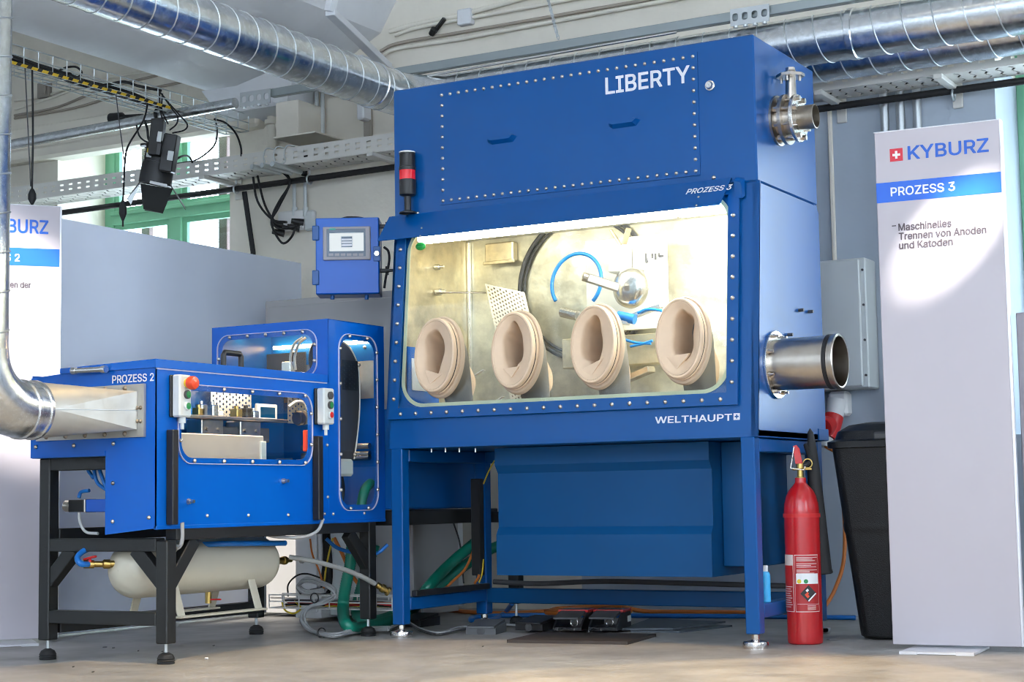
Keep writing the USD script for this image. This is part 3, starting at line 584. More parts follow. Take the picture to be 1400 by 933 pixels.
# glove ports
def oval(xc, zc, a, b, d, n=48, dz=0.0, dx=0.0, wob=None):
    o = fr(xc, zc, d); t = np.linspace(0, 2 * PI, n, endpoint=False); w = 1.0 if wob is None else wob(t)
    return o + ((a * w * np.cos(t) + dx)[:, None] * X + (b * w * np.sin(t) + dz)[:, None] * FE)
for i, (xc, zc) in enumerate(PORTS):
    mb = MB()
    mb.loft([oval(xc, zc, .106, .170, .004), oval(xc, zc, .113, .180, .008), oval(xc, zc, .113, .180, .024), oval(xc, zc, .108, .174, .030), oval(xc, zc, .100, .162, .030), oval(xc, zc, .097, .158, .010)], False)
    base = mb.build("port_ring", "port_plastic", G, 40)
    mb = MB()
    mb.loft([oval(xc, zc, .099, .160, .026), oval(xc, zc, .103, .165, .034), oval(xc, zc, .104, .166, .046), oval(xc, zc, .100, .161, .050), oval(xc, zc, .098, .158, .053), oval(xc, zc, .099, .160, .056), oval(xc, zc, .103, .164, .060), oval(xc, zc, .103, .164, .076), oval(xc, zc, .099, .159, .082), oval(xc, zc, .093, .152, .083), oval(xc, zc, .090, .148, .078)], False)
    mb.build("cuff", "glove_rubber", base, 40)
    mb = MB(); mb.tube(list(oval(xc, zc, .0995, .1595, .0535)), .003, 6, 1, True); mb.build("cuff_groove", "black_rubber", base, 50)
    ph = [0.3, 2.1, 4.0, 5.2][i]; sx = [(-.012), -.006, -.010, .012][i]
    def wob(amp, k, p): return lambda t: 1 + amp * (np.sin(k * t + p) * .6 + np.sin((k + 2) * t + 2 * p) * .4)
    st = [(.0905, .1485, .080, 0, 0, 0), (.086, .143, .079, 0, 0, .008), (.072, .128, .071, sx * .3, .006, .025), (.057, .113, .065, sx * .8, .010, .05), (.049, .105, .060, sx, .014, .09), (.042, .099, .048, sx, .016, .13), (.039, .095, .0, sx, .014, .14), (.037, .09, -.08, sx, .004, .12), (.032, .075, -.17, sx, -.03, .08), (.026, .060, -.25, sx, -.08, .05), (.004, .010, -.27, sx, -.09, 0)]
    mb = MB(); mb.loft([oval(xc, zc, a, b, d, 48, dz, dx, wob(w, 3 + (i % 2), ph + .03 * j)) for j, (a, b, d, dx, dz, w) in enumerate(st)], False)
    glove = mb.build("glove", "glove_rubber", base, 60)
    # creased fold of rubber at the mouth
    fx = [-.03, -.02, -.015, .0][i]; tri = [[(-.050, -.060), (.035, -.085), (-.020, -.125)], [(-.045, -.075), (.030, -.070), (-.002, -.115)], [(-.050, -.100), (.045, -.060), (-.005, -.130)], [(-.055, -.070), (.045, -.062), (-.010, -.125)]][i]
    p = [fr(xc, zc, d_) + X * u_ + FE * w_ for (u_, w_), d_ in zip(tri, (.072, .070, .074))]
    m_ = fr(xc, zc, .052) + X * (tri[0][0] + tri[1][0]) / 2 + FE * (tri[0][1] * .5 + tri[1][1] * .5 - .012)
    mb = MB(); mb.hull([p[0], p[1], p[2], m_, p[0] - FN * .010, p[1] - FN * .010, p[2] - FN * .02]); mb.build("glove_fold", "glove_rubber", base, False)
    # sleeve hanging inside the chamber
    ce = [(0, 0.0, -.012, .098, .155), (0, -.02, -.06, .09, .14), (0, -.08, -.11, .075, .11), (0, -.17, -.14, .07, .075), (0, -.25, -.15, .06, .05), (0, -.262, -.15, .01, .01)]
    mb = MB(); mb.loft([oval(xc, zc, a, b, d, 36, dz, dx, wob(.05, 4, ph + j)) for j, (dx, dz, d, a, b) in enumerate(ce)], False); mb.build("sleeve", "glove_outside", base, 60)

# chamber: steel lining, lamp, fittings
YB = .585
def lining(x0, x1, name, m): mb = MB(); mb.plate(sg.Polygon([(fy(.90) + .010, .90), (YB, .90), (YB, 1.82), (fy(1.82) + .010, 1.82)]), (x0, 0, 0), Y, Z, x1 - x0); mb.build(name, m, G, False)
lining(.022, .034, "lining_left", "chamber_steel"); lining(1.690, 1.702, "lining_right", "chamber_white")
mb = MB(); mb.box((.034, YB, .90), (1.690, YB + .012, 1.82), 0); mb.build("lining_back", "chamber_back", G, False)
mb = MB(); mb.box((.034, .024, 1.812), (1.690, YB, 1.824), 0); mb.build("lining_top", "chamber_white", G, False)
mb = MB(); mb.box((.034, -.06, .885), (1.690, YB, .897), 0); mb.build("chamber_floor", "chamber_steel", G, False)
hp = sg.box(.50, -.03, 1.66, .50); hs = []
for i, x in enumerate(np.arange(.53, 1.64, .030)):
    for y in np.arange(-.01, .48, .030): hs.append(sg.Point(x, y + (.015 if i % 2 else 0)).buffer(.0105, quad_segs=1))
mb = MB(); mb.plate(hp.difference(sg.MultiPolygon(hs)), (0, 0, .925), X, Y, .002); mb.build("perforated_tray", "perforated_steel", G, False)
# a perforated sheet leaning against the back
a, b, c, d_ = at(663, 388, v=.40), at(717, 400, v=.36), at(752, 556, v=.18), at(700, 556, v=.22)
e1 = norm(b - a); W_ = float(np.linalg.norm(b - a)); e2 = norm(d_ - a); H_ = float(np.linalg.norm(d_ - a))
pl = sg.box(0, 0, W_, H_); hs = []
for i, x in enumerate(np.arange(.016, W_ - .010, .0185)):
    for y in np.arange(.016, H_ - .02, .0215): hs.append(sg.Point(x, y + (.0107 if i % 2 else 0)).buffer(.0068, quad_segs=1))
mb = MB(); mb.plate(pl.difference(sg.MultiPolygon(hs)), a, e1, e2, .002); mb.build("perforated_sheet", "perforated_steel", G, False)
mb = MB(); mb.plate(sg.box(.004, .004, W_ - .004, H_ - .004), a + V([0, .016, -.004]), e1, e2, .002); mb.build("sheet_backing", "steel_tube_inside", G, False)
# corner bead between left lining and back, rod with knobs
mb = MB(); mb.box((.034, YB - .022, .90), (.050, YB, 1.81), .004); mb.build("corner_bead", "stainless_bright", G, False)
for q, r_ in (((594, 366), .013), ((596, 400), .016)):
    c = at(*q, u=.036); mb = MB(); mb.cyl(c, c + X * .03, r_, n=14, ch=.003); mb.cyl(c + X * .03, c + X * .05, r_ * .6, n=10); mb.build("knob", "stainless_bright", G, 40)
c = at(596, 400, u=.09); mb = MB(); mb.tube([c, at(664, 400.5, v=.42)], .004, 8); mb.build("rod", "stainless", G, 50)
a, b = at(665, 334, v=YB - .03), at(704, 357, v=YB - .03)
mb = MB(); mb.box((a[0], YB - .05, b[2]), (b[0], YB, a[2]), .006); mb.box((a[0] - .004, YB - .058, b[2] - .01), (b[0] + .012, YB - .045, b[2] + .006), .002); mb.build("vent_box", "chamber_steel", G, False)
cc = at(800, 392, v=YB)
for r_, w_ in ((.335, .011), (.310, .007)):
    mb = MB(); mb.tube([cc + V([r_ * math.cos(t), -.012, r_ * math.sin(t)]) for t in np.linspace(0, 2 * PI, 73)[:-1]], w_, 8, 1, True); mb.build("door_seal", "dark_grey_plastic", G, 60)
# mounting plate with logo cut-outs, motor with disc, arm, struts, blue hose
PY = .42
a, b = at(800, 330, v=PY), at(914, 448, v=PY)
mb = MB(); mb.box((a[0], PY, b[2]), (b[0], PY + .012, a[2]), .002); plate_ = mb.build("mounting_plate", "chamber_white", G, False)
mb = MB(); s0 = at(873, 361, v=PY - .001); sx_ = .012
mb.plate(sg.Polygon([(0, .045), (.012, .045), (.022, .015), (.028, .045), (.040, .045), (.044, .012), (.050, .012), (.046, 0), (.034, 0), (.031, .02), (.026, 0), (.014, 0)]), s0, X, Z, .001)
for x in (.062, .078, .094): mb.plate(sg.box(x, .004 + (x * 7 % .02), x + .010, .040), s0, X, Z, .001)
mb.plate(sg.box(.10, .020, .122, .030), s0, X, Z, .001); mb.build("logo_cutout", "dark_film", plate_, False)
c = at(858, 393, v=.30)
mb = MB(); mb.lathe([(.001, 0), (.06, .004), (.085, .02), (.092, .05), (.085, .07), (.03, .075), (.03, .12)], c + V([-.01, -.02, 0]), norm(V([.35, 1, 0])), 32); mb.build("rotor_disc", "stainless_bright", G, 50)
mb = MB(); a, b = at(803, 380, v=.17), at(846, 394, v=.25); mb.bar(a, b, .036, .036); mb.cyl(a - norm(b - a) * .02, a, .02, n=12); mb.build("rotor_arm", "stainless", G, False)
a, b = at(836, 338, v=.36), at(866, 372, v=.36)
mb = MB(); mb.box((a[0], .32, b[2]), (b[0], .42, a[2]), .006); mb.box((b[0] + .005, .34, b[2] + .01), (b[0] + .03, .42, a[2] - .01), .003); mb.build("motor_block", "chamber_white", G, False)
for p, q in (((835, 314), (850, 338)), ((860, 312), (853, 334))):
    mb = MB(); mb.bar(at(*p, v=.36), at(*q, v=.37), .03, .012); mb.build("strut", "chamber_steel", G, False)
hc = at(788, 386, v=.30); r1, r2 = (at(822, 386, v=.30)[0] - hc[0]), (hc[2] - at(788, 426, v=.30)[2])
mb = MB(); mb.tube([hc + V([r1 * 1.0 * math.cos(t), .02 * math.sin(t), r2 * math.sin(t)]) for t in np.linspace(-.25 * PI, 1.20 * PI, 40)], .0085, 10); mb.build("blue_hose", "sky_hose", G, 60)
mb = MB(); a, b = at(772, 430, v=.26), at(860, 440, v=.26); mb.bar(a, b, .03, .03); mb.cyl(at(768, 427, v=.25), at(790, 432, v=.24), .022, n=12); mb.build("actuator", "stainless_bright", G, False)
mb = MB(); a, b = at(845, 432, v=.26), at(868, 437, v=.26); mb.cyl(a, b, .022, n=14); mb.build("actuator_end", "blue_hose", G, 40)
mb = MB(); a, b = at(862, 434, v=.30), at(905, 418, v=.30); mb.bar(a, b, .035, .02); mb.build("link_arm", "stainless_bright", G, False)
for pts in (((872, 428), (885, 423), (905, 425)), ((852, 464), (870, 469), (890, 470)), ((862, 474), (880, 470), (892, 466))):
    mb = MB(); mb.tube([at(*q, v=.27) for q in pts], .006, 8, 4); mb.build("air_line", "sky_hose", G, 60)
a, b = at(768, 470, v=.34), at(905, 490, v=.34)
mb = MB(); mb.box((a[0], .34, b[2] - .02), (b[0], .44, a[2] + .02), .004); mb.build("guide_rail", "chamber_steel", G, False)
mb = MB(); a = at(885, 512, v=.24); mb.bar(a + V([-.12, .02, -.02]), a + V([.03, -.02, .02]), .05, .025); mb.build("carriage", "stainless", G, False)
mb = MB(); mb.ball(at(575, 337, v=.01), .026, 2, (1, .5, .7)); mb.build("green_knob", "green_part", G, 60)
# pass-through opening to the neighbouring machine in the left lining
a, b = at(556, 474, u=.036), at(599, 552, u=.036)
mb = MB(); mb.plate(sg.box(a[1], .955, b[1], a[2]).difference(sg.box(a[1] + .03, 1.05, b[1] - .03, a[2] - .03)), (.034, 0, 0), Y, Z, .006); mb.box((.034, a[1] + .03, 1.05), (.037, b[1] - .03, a[2] - .03), 0); pth = mb.build("pass_through", "blue_paint_light", G, False)
mb = MB(); mb.box((.0375, a[1] + .035, 1.08), (.040, b[1] - .06, a[2] - .05), 0); mb.build("pass_through_pane", "partition_white", pth, False)
for q in ((645, 515), (671, 552)):
    c = at(q[0], q[1], v=.12) if q[0] > 660 else at(*q, v=.4); mb = MB(); mb.bar(c + V([-.05, 0, -.03]), c + V([.05, .03, .03]), .045, .004); mb.build("paper_slip", "white_enamel", G, False)
mb = MB(); mb.box((.10, .025, 1.735), (1.34, .10, 1.81), .008); mb.build("lamp", "chamber_lamp", G, False, label="glowing lamp tube at the top left of the window")
mb = MB(); mb.box((1.35, .025, 1.735), (1.655, .10, 1.81), .008); mb.build("lamp", "chamber_lamp_bright", G, False, label="brighter lamp tube at the top right of the window")
p = at(546, 222, v=.45); mb = MB(); mb.lathe([(.001, 0), (.06, .01), (.075, .03), (.075, .055), (.001, .06)], V([-.035, .45, p[2]]), -Y, 24); mb.box((-.05, .44, p[2] - .02), (.0, .47, p[2] + .02), .003); mb.build("side_cap", "teal_plastic", G, 40)

# pipe stub and valve on the right side
c = V([1.735, .121, 1.107])
mb = MB(); mb.lathe([(.100, 0), (.136, 0), (.137, .002), (.137, .010), (.135, .012), (.104, .012)], c, X, 40); fl_ = mb.build("pipe_flange", "stainless_bright", G, 40)
mb = MB()
for i in range(8):
    t = 2 * PI * (i + .5) / 8; p = c + V([.012, .120 * math.cos(t), .120 * math.sin(t)]); mb.cyl(p, p + X * .010, .009, n=6); mb.cyl(p + X * .010, p + X * .024, .006, n=8)
mb.build("flange_bolt", "bolt_steel", fl_, 40, kind="stuff")
mb = MB(); mb.lathe([(.104, 0), (.104, .245), (.109, .252), (.109, .268), (.104, .272), (.0995, .270), (.0985, .02), (.001, .01)], c, X, 48); mb.build("pipe_stub", "stainless", G, 40)
mb = MB(); mb.lathe([(.1045, .226), (.1085, .228), (.1085, .242), (.1045, .244)], c, X, 40); mb.build("pipe_seal", "black_rubber", G, 40)
c = V([1.73, .245, 2.122])
mb = MB(); mb.lathe([(.001, .012), (.098, .012), (.104, .010), (.104, 0)], c, X, 40); vf = mb.build("valve_flange", "stainless", G, 40)
mb = MB(); mb.lathe([(.07, .010), (.07, .034)], c, X, 30); mb.lathe([(.06, .034), (.104, .034), (.104, .048), (.06, .048)], c, X, 40); mb.lathe([(.072, .045), (.072, .085)], c, X, 30); mb.build("valve_body", "stainless", G, 40)
mb = MB(); mb.lathe([(.05, .080), (.096, .080), (.099, .083), (.099, .094), (.096, .097), (.05, .097)], c, X, 40); mb.build("valve_flange", "stainless_bright", G, 40)
mb = MB()
for i in range(8):
    t = 2 * PI * (i + .5) / 8; p = c + V([0, .083 * math.cos(t), .083 * math.sin(t)]); mb.cyl(p + X * .03, p + X * .085, .006, n=8); mb.cyl(p + X * .096, p + X * .112, .012, n=6); mb.cyl(p + X * .012, p + X * .03, .010, n=6)
mb.build("valve_bolt", "bolt_steel", vf, 40, kind="stuff")
mb = MB(); mb.lathe([(.050, .09), (.050, .165), (.046, .166), (.045, .10), (.001, .098)], c, X, 32); mb.build("valve_outlet", "steel_tube_inside", G, 40)
mb = MB(); p = c + V([.062, 0, .06]); mb.cyl(p, p + Z * .115, .023, .021, 16); mb.build("valve_stem", "stainless", G, 40)
p = p + Z * .115
mb = MB(); mb.hull([p + V([x * k1, y * k2, z]) for x in (-1, 1) for y in (-1, 1) for z in (0, .012) for k1, k2 in ((.055, .02), (.02, .055))]); mb.cyl(p + Z * .012, p + Z * .03, .03, .02, 14); mb.cyl(p + Z * .03, p + Z * .04, .02, n=6)
for x, y in ((-.04, 0), (.04, 0), (0, .04), (0, -.04)): mb.cyl(p + V([x, y, -.02]), p + V([x, y, .0]), .006, n=8)
mb.build("valve_head", "stainless", G, 40)

# signal lamp on the visor ledge
p = at(557.5, 291, v=-.035)
mb = MB(); mb.lathe([(.001, .008), (.022, .008), (.038, .002), (.038, -.004)], p, Z, 20); mb.cyl(p, p + Z * .075, .0155, n=16); mb.build("signal_pole", "black_plastic", G, 40)
mb = MB(); q = p + Z * .072; mb.lathe([(.016, 0), (.034, .006), (.037, .010), (.037, .060), (.038, .062), (.038, .074), (.036, .076)], q, Z, 28); mb.build("signal_base", "black_plastic", G, 40)
mb = MB(); q = q + Z * .076; mb.lathe([(.036, 0), (.036, .042)] , q, Z, 28); mb.build("signal_lens", "lens_red", G, 40, label="red lens of the signal lamp")
mb = MB(); q = q + Z * .042; mb.lathe([(.038, 0), (.038, .014), (.035, .016), (.035, .072), (.037, .073), (.037, .078)], q, Z, 28); mb.build("signal_top", "black_plastic", G, 40)
mb = MB(); mb.lathe([(.037, .078), (.036, .084), (.001, .085)], q, Z, 28); mb.build("signal_cap", "white_enamel", G, 40)

# legs, feet, rails
def leveller(parent, x, y, h, r, m="chrome", stem="bolt_steel"):
    mb = MB(); mb.lathe([(.001, 0), (r * .94, 0), (r * .94, .005), (r, .007), (r, .022), (r * .95, .027), (r * .5, .030), (.014, .034), (.014, .040), (.001, .040)], (x, y, 0), Z, 28); f_ = mb.build("levelling_foot", m, parent, 40)
    mb = MB(); mb.cyl((x, y, .03), (x, y, h), .010, n=10); mb.cyl((x, y, .038), (x, y, .052), .016, n=6); mb.build("foot_stem", stem, f_, 40)
LW = .0575; h_ = LW / 2
LEG = [(.061, -.066), (1.690, -.062), (.061, .640), (1.690, .66)]
for (x, y) in LEG:
    mb = MB(); mb.box((x - h_, y - h_, .056), (x + h_, y + h_, ZB), .004); mb.build("leg", "blue_paint", G, False); leveller(G, x, y, .060, .050)
for x in (.061, 1.690):
    mb = MB(); mb.box((x - h_, -.035, .115), (x + h_, .615, .171), .004); mb.build("side_rail", "blue_paint", G, False)
    mb = MB(); mb.box((x - h_, -.035, ZB - .058), (x + h_, .63, ZB - .004), .004); mb.build("top_rail", "blue_paint", G, False)
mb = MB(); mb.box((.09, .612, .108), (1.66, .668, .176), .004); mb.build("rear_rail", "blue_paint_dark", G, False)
mb = MB(); mb.box((.09, .612, ZB - .058), (1.66, .668, ZB - .004), .004); mb.build("rear_top_rail", "blue_paint", G, False)
# collecting hopper under the chamber
HY = .12
hp = [(HY, .262), (HY, .435), (HY + .022, .468), (HY + .022, .70), (HY - .004, .735), (HY - .004, .81), (.52, .81), (.52, .262)]
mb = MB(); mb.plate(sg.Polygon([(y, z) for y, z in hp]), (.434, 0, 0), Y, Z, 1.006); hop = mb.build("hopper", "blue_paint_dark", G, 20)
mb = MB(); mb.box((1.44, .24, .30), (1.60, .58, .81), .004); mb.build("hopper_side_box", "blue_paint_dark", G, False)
# cable duct on the left rear leg and cables
mb = MB(); p = at(648, 655, v=.60); q = at(656, 787, v=.60); mb.box((p[0] - .0, .565, q[2]), (p[0] + .048, .608, p[2]), .004); cd = mb.build("cable_channel", "black_plastic", G, False)
mb = MB(); mb.tube([at(676, 630, v=.55), at(668, 645, v=.55), at(661, 662, v=.56)], .0035, 6, 4); mb.tube([at(661, 765, v=.55), at(659, 785, v=.55), at(655, 797, v=.55)], .0035, 6, 4); mb.build("earth_wire", "yellow", cd, 60)
mb = MB(); mb.tube([at(655, 786, v=.56), at(653, 792, v=.56), at(649, 798, v=.57)], .006, 6, 4); mb.build("orange_wire", "orange_cable", cd, 60)
mb = MB(); mb.box((.09, -.03, .174), (.118, .60, .200), .003); mb.build("cable_trough", "black_plastic", G, False)
p = at(556, 613, v=-.03); mb = MB(); mb.dome(p, -Y, .012, .012); mb.dome(p + V([0, -.006, -.02]), -Y, .009, .008); mb.build("clamp_screw", "bolt_steel", G, 40)
mb = MB()
for x in (590, 609, 628, 650): c = at(x, 617, v=.02); mb.cyl(c + Z * .012, c - Z * .006, .004, n=6)
mb.build("underside_bolt", "bolt_steel", G, 40, kind="stuff")
# ---------------------------------------------------------------- control cabinet with screen on the left of the glovebox (turned towards the room)
hd = norm([.866, .491, 0]); hn = norm([.491, -.866, 0])           # along its front, out of its front
K0 = at(431.5, 403, v=.02)                                         # lower left corner of its front
KP = lambda x, y: on(x, y, K0, hn)
kw = float((KP(519, 400) - K0) @ hd); kh = float(KP(431, 298)[2] - K0[2])
K = thing("control_cabinet", "small blue control cabinet with grey touch screen hung beside the glovebox", "control cabinet", K0)
ax = V([hd, Z, hn])
mb = MB(); mb.obox(K0 + hd * kw / 2 + Z * kh / 2 - hn * .085, ax, (kw / 2, kh / 2, .075), .004); mb.build("body", "blue_paint", K, False)
mb = MB(); mb.obox(K0 + hd * kw / 2 + Z * kh / 2 - hn * .005, ax, (kw / 2 - .002, kh / 2 - .002, .006), .004); door = mb.build("door", "blue_paint_light", K, False)
b0, b1 = KP(442, 356.5), KP(506.5, 310); bw, bh = float((b1 - b0) @ hd), float(b1[2] - b0[2])
mb = MB(); mb.obox(b0 + hd * bw / 2 + Z * bh / 2 + hn * .006, ax, (bw / 2, bh / 2, .007), .003); bez = mb.build("screen_bezel", "hmi_bezel", K, False)
s0, s1 = KP(451, 344.5), KP(497.5, 319); sw, sh = float((s1 - s0) @ hd), float(s1[2] - s0[2])
t0, t1 = KP(447, 352), KP(500, 313)
mb = MB(); mb.obox((t0 + t1) / 2 + hn * .0135, ax, (float((t1 - t0) @ hd) / 2, float(t1[2] - t0[2]) / 2, .0008), .0003); mb.build("screen_surround", "screen_grey", bez, False)
mb = MB(); mb.obox(s0 + hd * sw / 2 + Z * sh / 2 + hn * .0148, ax, (sw / 2, sh / 2, .0006), .0002); mb.build("screen", "screen_white", bez, False, label="lit white touch screen")
mb = MB(); m0, m1 = KP(467, 339), KP(482, 324); mb.obox((m0 + m1) / 2 + hn * .0158, ax, (float((m1 - m0) @ hd) / 2, float(m1[2] - m0[2]) / 2, .0004), .0001); mb.build("menu_box", "screen_grey", bez, False)
mb = MB()
for y in (328.5, 332.2, 336): m_ = KP(474.5, y); mb.obox(m_ + hn * .0168, ax, (.024, .0045, .0004), .0001)
mb.build("menu_line", "print_white", bez, False, kind="stuff")
mb = MB()
for i in range(6): m_ = KP(453 + i * 8.2, 349); mb.obox(m_ + hn * .0148, ax, (.011, .006, .0008), .0003)
mb.build("screen_key", "hmi_bezel", bez, False, kind="stuff")
mb = MB(); m_ = KP(455, 314.2); mb.obox(m_ + hn * .0148, ax, (.014, .0035, .0004), .0001); mb.build("screen_badge", "teal_plastic", bez, False)
c = KP(515.5, 347.5); mb = MB(); mb.obox(c + hn * .006, ax, (.016, .034, .006), .002); lk = mb.build("lock_plate", "blue_paint", K, False)
mb = MB(); mb.lathe([(.001, .012), (.011, .012), (.013, .008), (.013, 0)], c + hn * .012, hn, 16); mb.build("lock", "stainless_bright", lk, 40)
for y in (319, 380):
    c = KP(433.5, y); mb = MB(); mb.obox(c + hn * .004 - hd * .006, ax, (.016, .034, .006), .003); mb.build("hinge", "blue_paint", K, False)
for x in (453, 500): c = KP(x, 404.5) - hn * .05; mb = MB(); mb.cyl(c + Z * .01, c - Z * .012, .010, n=10); mb.build("gland", "blue_paint", K, 40)
c = KP(479, 297) - hn * .07; mb = MB(); mb.tube([c - hd * .05, c - hd * .02 + Z * .008, c + hd * .03 + Z * .006, c + hd * .06], .008, 8, 3); mb.build("cable_entry", "black_rubber", K, 50)
for y in (307, 368):
    c = KP(522, y) - hn * .06; e = V([-.004, c[1] + .08, c[2]]); mb = MB(); mb.bar(c - hd * .02, c + hd * .03, .02, .018); mb.cyl(c + hd * .02 - Z * .02, c + hd * .02 + Z * .02, .008, n=10); mb.bar(c + hd * .01, V([-.002, c[1] + .06, c[2]]), .016, .012); mb.build("mounting_arm", "black_steel", K, False)
mb = MB(); mb.tube([KP(524, 336) - hn * .05, KP(530, 342) - hn * .04, KP(531, 355) - hn * .05, KP(526, 378) - hn * .06, KP(524, 392) - hn * .06], .006, 8, 5); mb.build("cable", "black_rubber", K, 60)

# ---------------------------------------------------------------- the smaller blue machine on a black frame at the left
L = thing("process_machine", "low blue machine on black steel frame with windows, control boxes and PROZESS 2 lettering", "machine", (-.42, -.7, 0))
U0, U1, V0, VT, V1 = -.736, -.100, -1.460, -.372, .056
ZT = 1.098
# end wall (towards -y) with duct opening, slanted lower apron
end = sg.Polygon([(U0, .777), (-.348, .777), (-.348, .480), (U1, .503), (U1, ZT), (-.58, ZT), (U0, ZT - .010)])
mb = MB(); mb.plate(end.difference(sg.box(-.66, .875, -.18, 1.008)), (0, V0 + .004, 0), X, Z, .004); endp = mb.build("end_panel", "blue_paint_light", L, False)
mb = MB(); mb.plate(sg.box(U0 + .004, .777, -.348, .795), (0, V0 - .0, 0), X, Z, .003); mb.build("end_lip", "blue_paint_light", endp, False)
mb = MB()
for q in ((49, 611.5), (101, 609.5), (155, 607), (154.5, 661), (154, 713.5), (203.5, 708), (154.5, 661)): mb.dome(at(*q, v=V0 - .004), -Y, .0085, .008)
mb.build("end_bolt", "bolt_steel", endp, 40, kind="stuff")
# operator side (towards +x) with one landscape window in the low part and one tall window at the back
w1 = rrect(-1.318, .765, -.515, 1.022, .062, 8); w2 = rrect(-.282, .575, -.022, 1.295, .055, 8)
low = sg.box(V0, .503, VT, ZT).difference(w1); high = sg.box(VT + .001, .503, V1, 1.373).difference(w2)
mb = MB(); mb.plate(low, (U1 - .004, 0, 0), Y, Z, .004); lowp = mb.build("side_panel", "blue_paint_light", L, False)
mb = MB(); mb.plate(high, (U1 - .004, 0, 0), Y, Z, .004); highp = mb.build("tower_panel", "blue_paint_light", L, False)
mb = MB(); mb.box((U1 - .012, V0, .498), (U1 + .003, V1, .512), .002); mb.build("bottom_fold", "blue_paint_light", L, False)
mb = MB()
for q in ((283, 705.5), (339.5, 705), (394, 704.5), (447, 609), (448, 680), (443.5, 703), (455.5, 703), (498, 702)): mb.dome(at(*q, u=U1), X, .0075, .007)
mb.build("side_bolt", "bolt_steel", lowp, 40, kind="stuff")
for q in ((257.5, 686), (387, 658)):
    c = at(*q, u=U1); mb = MB(); mb.cyl(c, c + X * .012, .012, .009, 12); mb.cyl(c + X * .012, c + X * .028, .007, n=10); mb.build("stud", "bolt_steel", lowp, 40)
mb = MB(); wt = rrect(-.680, 1.148, -.180, 1.312, .050, 8)
mb.plate(sg.box(U0, ZT - .02, U1, 1.373).difference(wt), (0, VT + .004, 0), X, Z, .004); tf = mb.build("tower_front", "blue_paint_light", L, False)
mb = MB(); mb.box((U0, VT + .002, 1.369), (U1, V1, 1.373), .001); mb.build("tower_roof", "blue_paint_light", L, False)
mb = MB(); mb.box((U0, V1 - .004, .503), (U1 - .004, V1, 1.37), .001); mb.build("tower_back", "blue_paint_light", L, False)
mb = MB(); mb.box((U0, V0 + .004, .777), (U0 + .004, V1, ZT), .001); mb.box((U0, VT, .503), (U0 + .004, V1, 1.37), .001); mb.build("rear_panel", "blue_paint_light", L, False)
mb = MB(); mb.box((U0 + .004, V0 + .004, .775), (-.348, VT, .780), 0); mb.box((-.352, V0 + .004, .503), (-.348, VT, .78), 0); mb.box((-.348, V0 + .004, .503), (U1 - .004, V1, .507), 0); mb.box((U0, VT, .503), (-.348, V1, .507), 0); mb.build("floor_pan", "blue_paint", L, False)
# clear panes with edge line and screws
def pane(o, ex, ey, poly, scr, holder, n):
    ex, ey, n = V(ex), V(ey), V(n); mb = MB(); mb.plate(poly, V(o) + n * .0005, ex, ey, .006); p = mb.build("pane", "pane", L, False)
    mb = MB(); mb.plate(poly.buffer(.0008).difference(poly.buffer(-.0022)), V(o) + n * .0006, ex, ey, .0064); mb.build("pane_edge", "pane_edge", p, False)
    mb = MB()
    for a, b in scr: mb.dome(V(o) + n * .0066 + ex * a + ey * b, n, .0085, .008)
    mb.build("pane_screw", "bolt_steel", p, 40, kind="stuff")
P1 = rrect(-1.340, .742, -.492, 1.045, .075, 8)
pane((U1, 0, 0), Y, Z, P1, [(y, .753) for y in np.linspace(-1.25, -.545, 5)] + [(y, 1.034) for y in np.linspace(-1.25, -.545, 5)] + [(-1.329, .83), (-.503, .83), (-.503, .96)], lowp, X)
P2 = rrect(-.300, .550, -.004, 1.318, .072, 8)
pane((U1, 0, 0), Y, Z, P2, [(-.292, z) for z in np.linspace(.64, 1.25, 5)] + [(-.012, z) for z in np.linspace(.64, 1.25, 6)] + [(-.22, .560), (-.085, .560), (-.22, 1.308), (-.085, 1.308)], highp, X)
P3 = rrect(-.702, 1.126, -.156, 1.334, .062, 8)
pane((0, VT, 0), X, Z, P3, [(x, 1.323) for x in np.linspace(-.63, -.23, 5)] + [(-.692, 1.23), (-.167, 1.265), (-.167, 1.195), (-.22, 1.137), (-.45, 1.137)], tf, -Y)
# lid with tube handle and black bow handle
la, lb = at(84, 506.5, v=V0 - .005), at(213.5, 494.5, v=V0 - .005)
zl = 1.130
mb = MB(); mb.hull([V([-.575, V0 - .010, ZT]), V([U1 + .006, V0 - .010, ZT]), V([-.575, V0 - .010, zl - .012]), V([U1 + .006, V0 - .010, zl]), V([-.575, VT - .012, ZT]), V([U1 + .006, VT - .012, ZT]), V([-.575, VT - .012, zl - .012]), V([U1 + .006, VT - .012, zl])]); lid = mb.build("lid", "blue_paint_light", L, False)
mb = MB(); mb.box((U1 - .004, V0, ZT - .006), (U1 + .004, VT - .012, ZT - .001), .001); mb.build("lid_seal", "pane_edge", lid, False)
a, b = at(99, 507.5, v=V0 - .03), at(145, 505, v=V0 - .03)
mb = MB(); mb.tube([a, b], .011, 12); mb.cyl(a, a + X * .02, .0145, n=12); mb.cyl(b - X * .02, b, .0145, n=12)
for p in (a + X * .02, b - X * .02): mb.cyl(p, p + Y * .025, .008, n=8)
mb.build("lid_handle", "stainless_bright", lid, 40)
a, b = at(305.5, 505, u=U1 - .03), at(329.5, 507, u=U1 - .03)
mb = MB(); mb.tube([V([a[0], a[1], zl - .01]), V([a[0], a[1], zl + .045]), V([a[0], a[1] + .008, zl + .055]), V([b[0], b[1] - .008, zl + .055]), V([b[0], b[1], zl + .045]), V([b[0], b[1], zl - .01])], .0115, 10); mb.build("bow_handle", "black_plastic", lid, 40)
a, b = at(153.5, 524.4, v=V0 - .004), at(210.5, 521.3, v=V0 - .004)
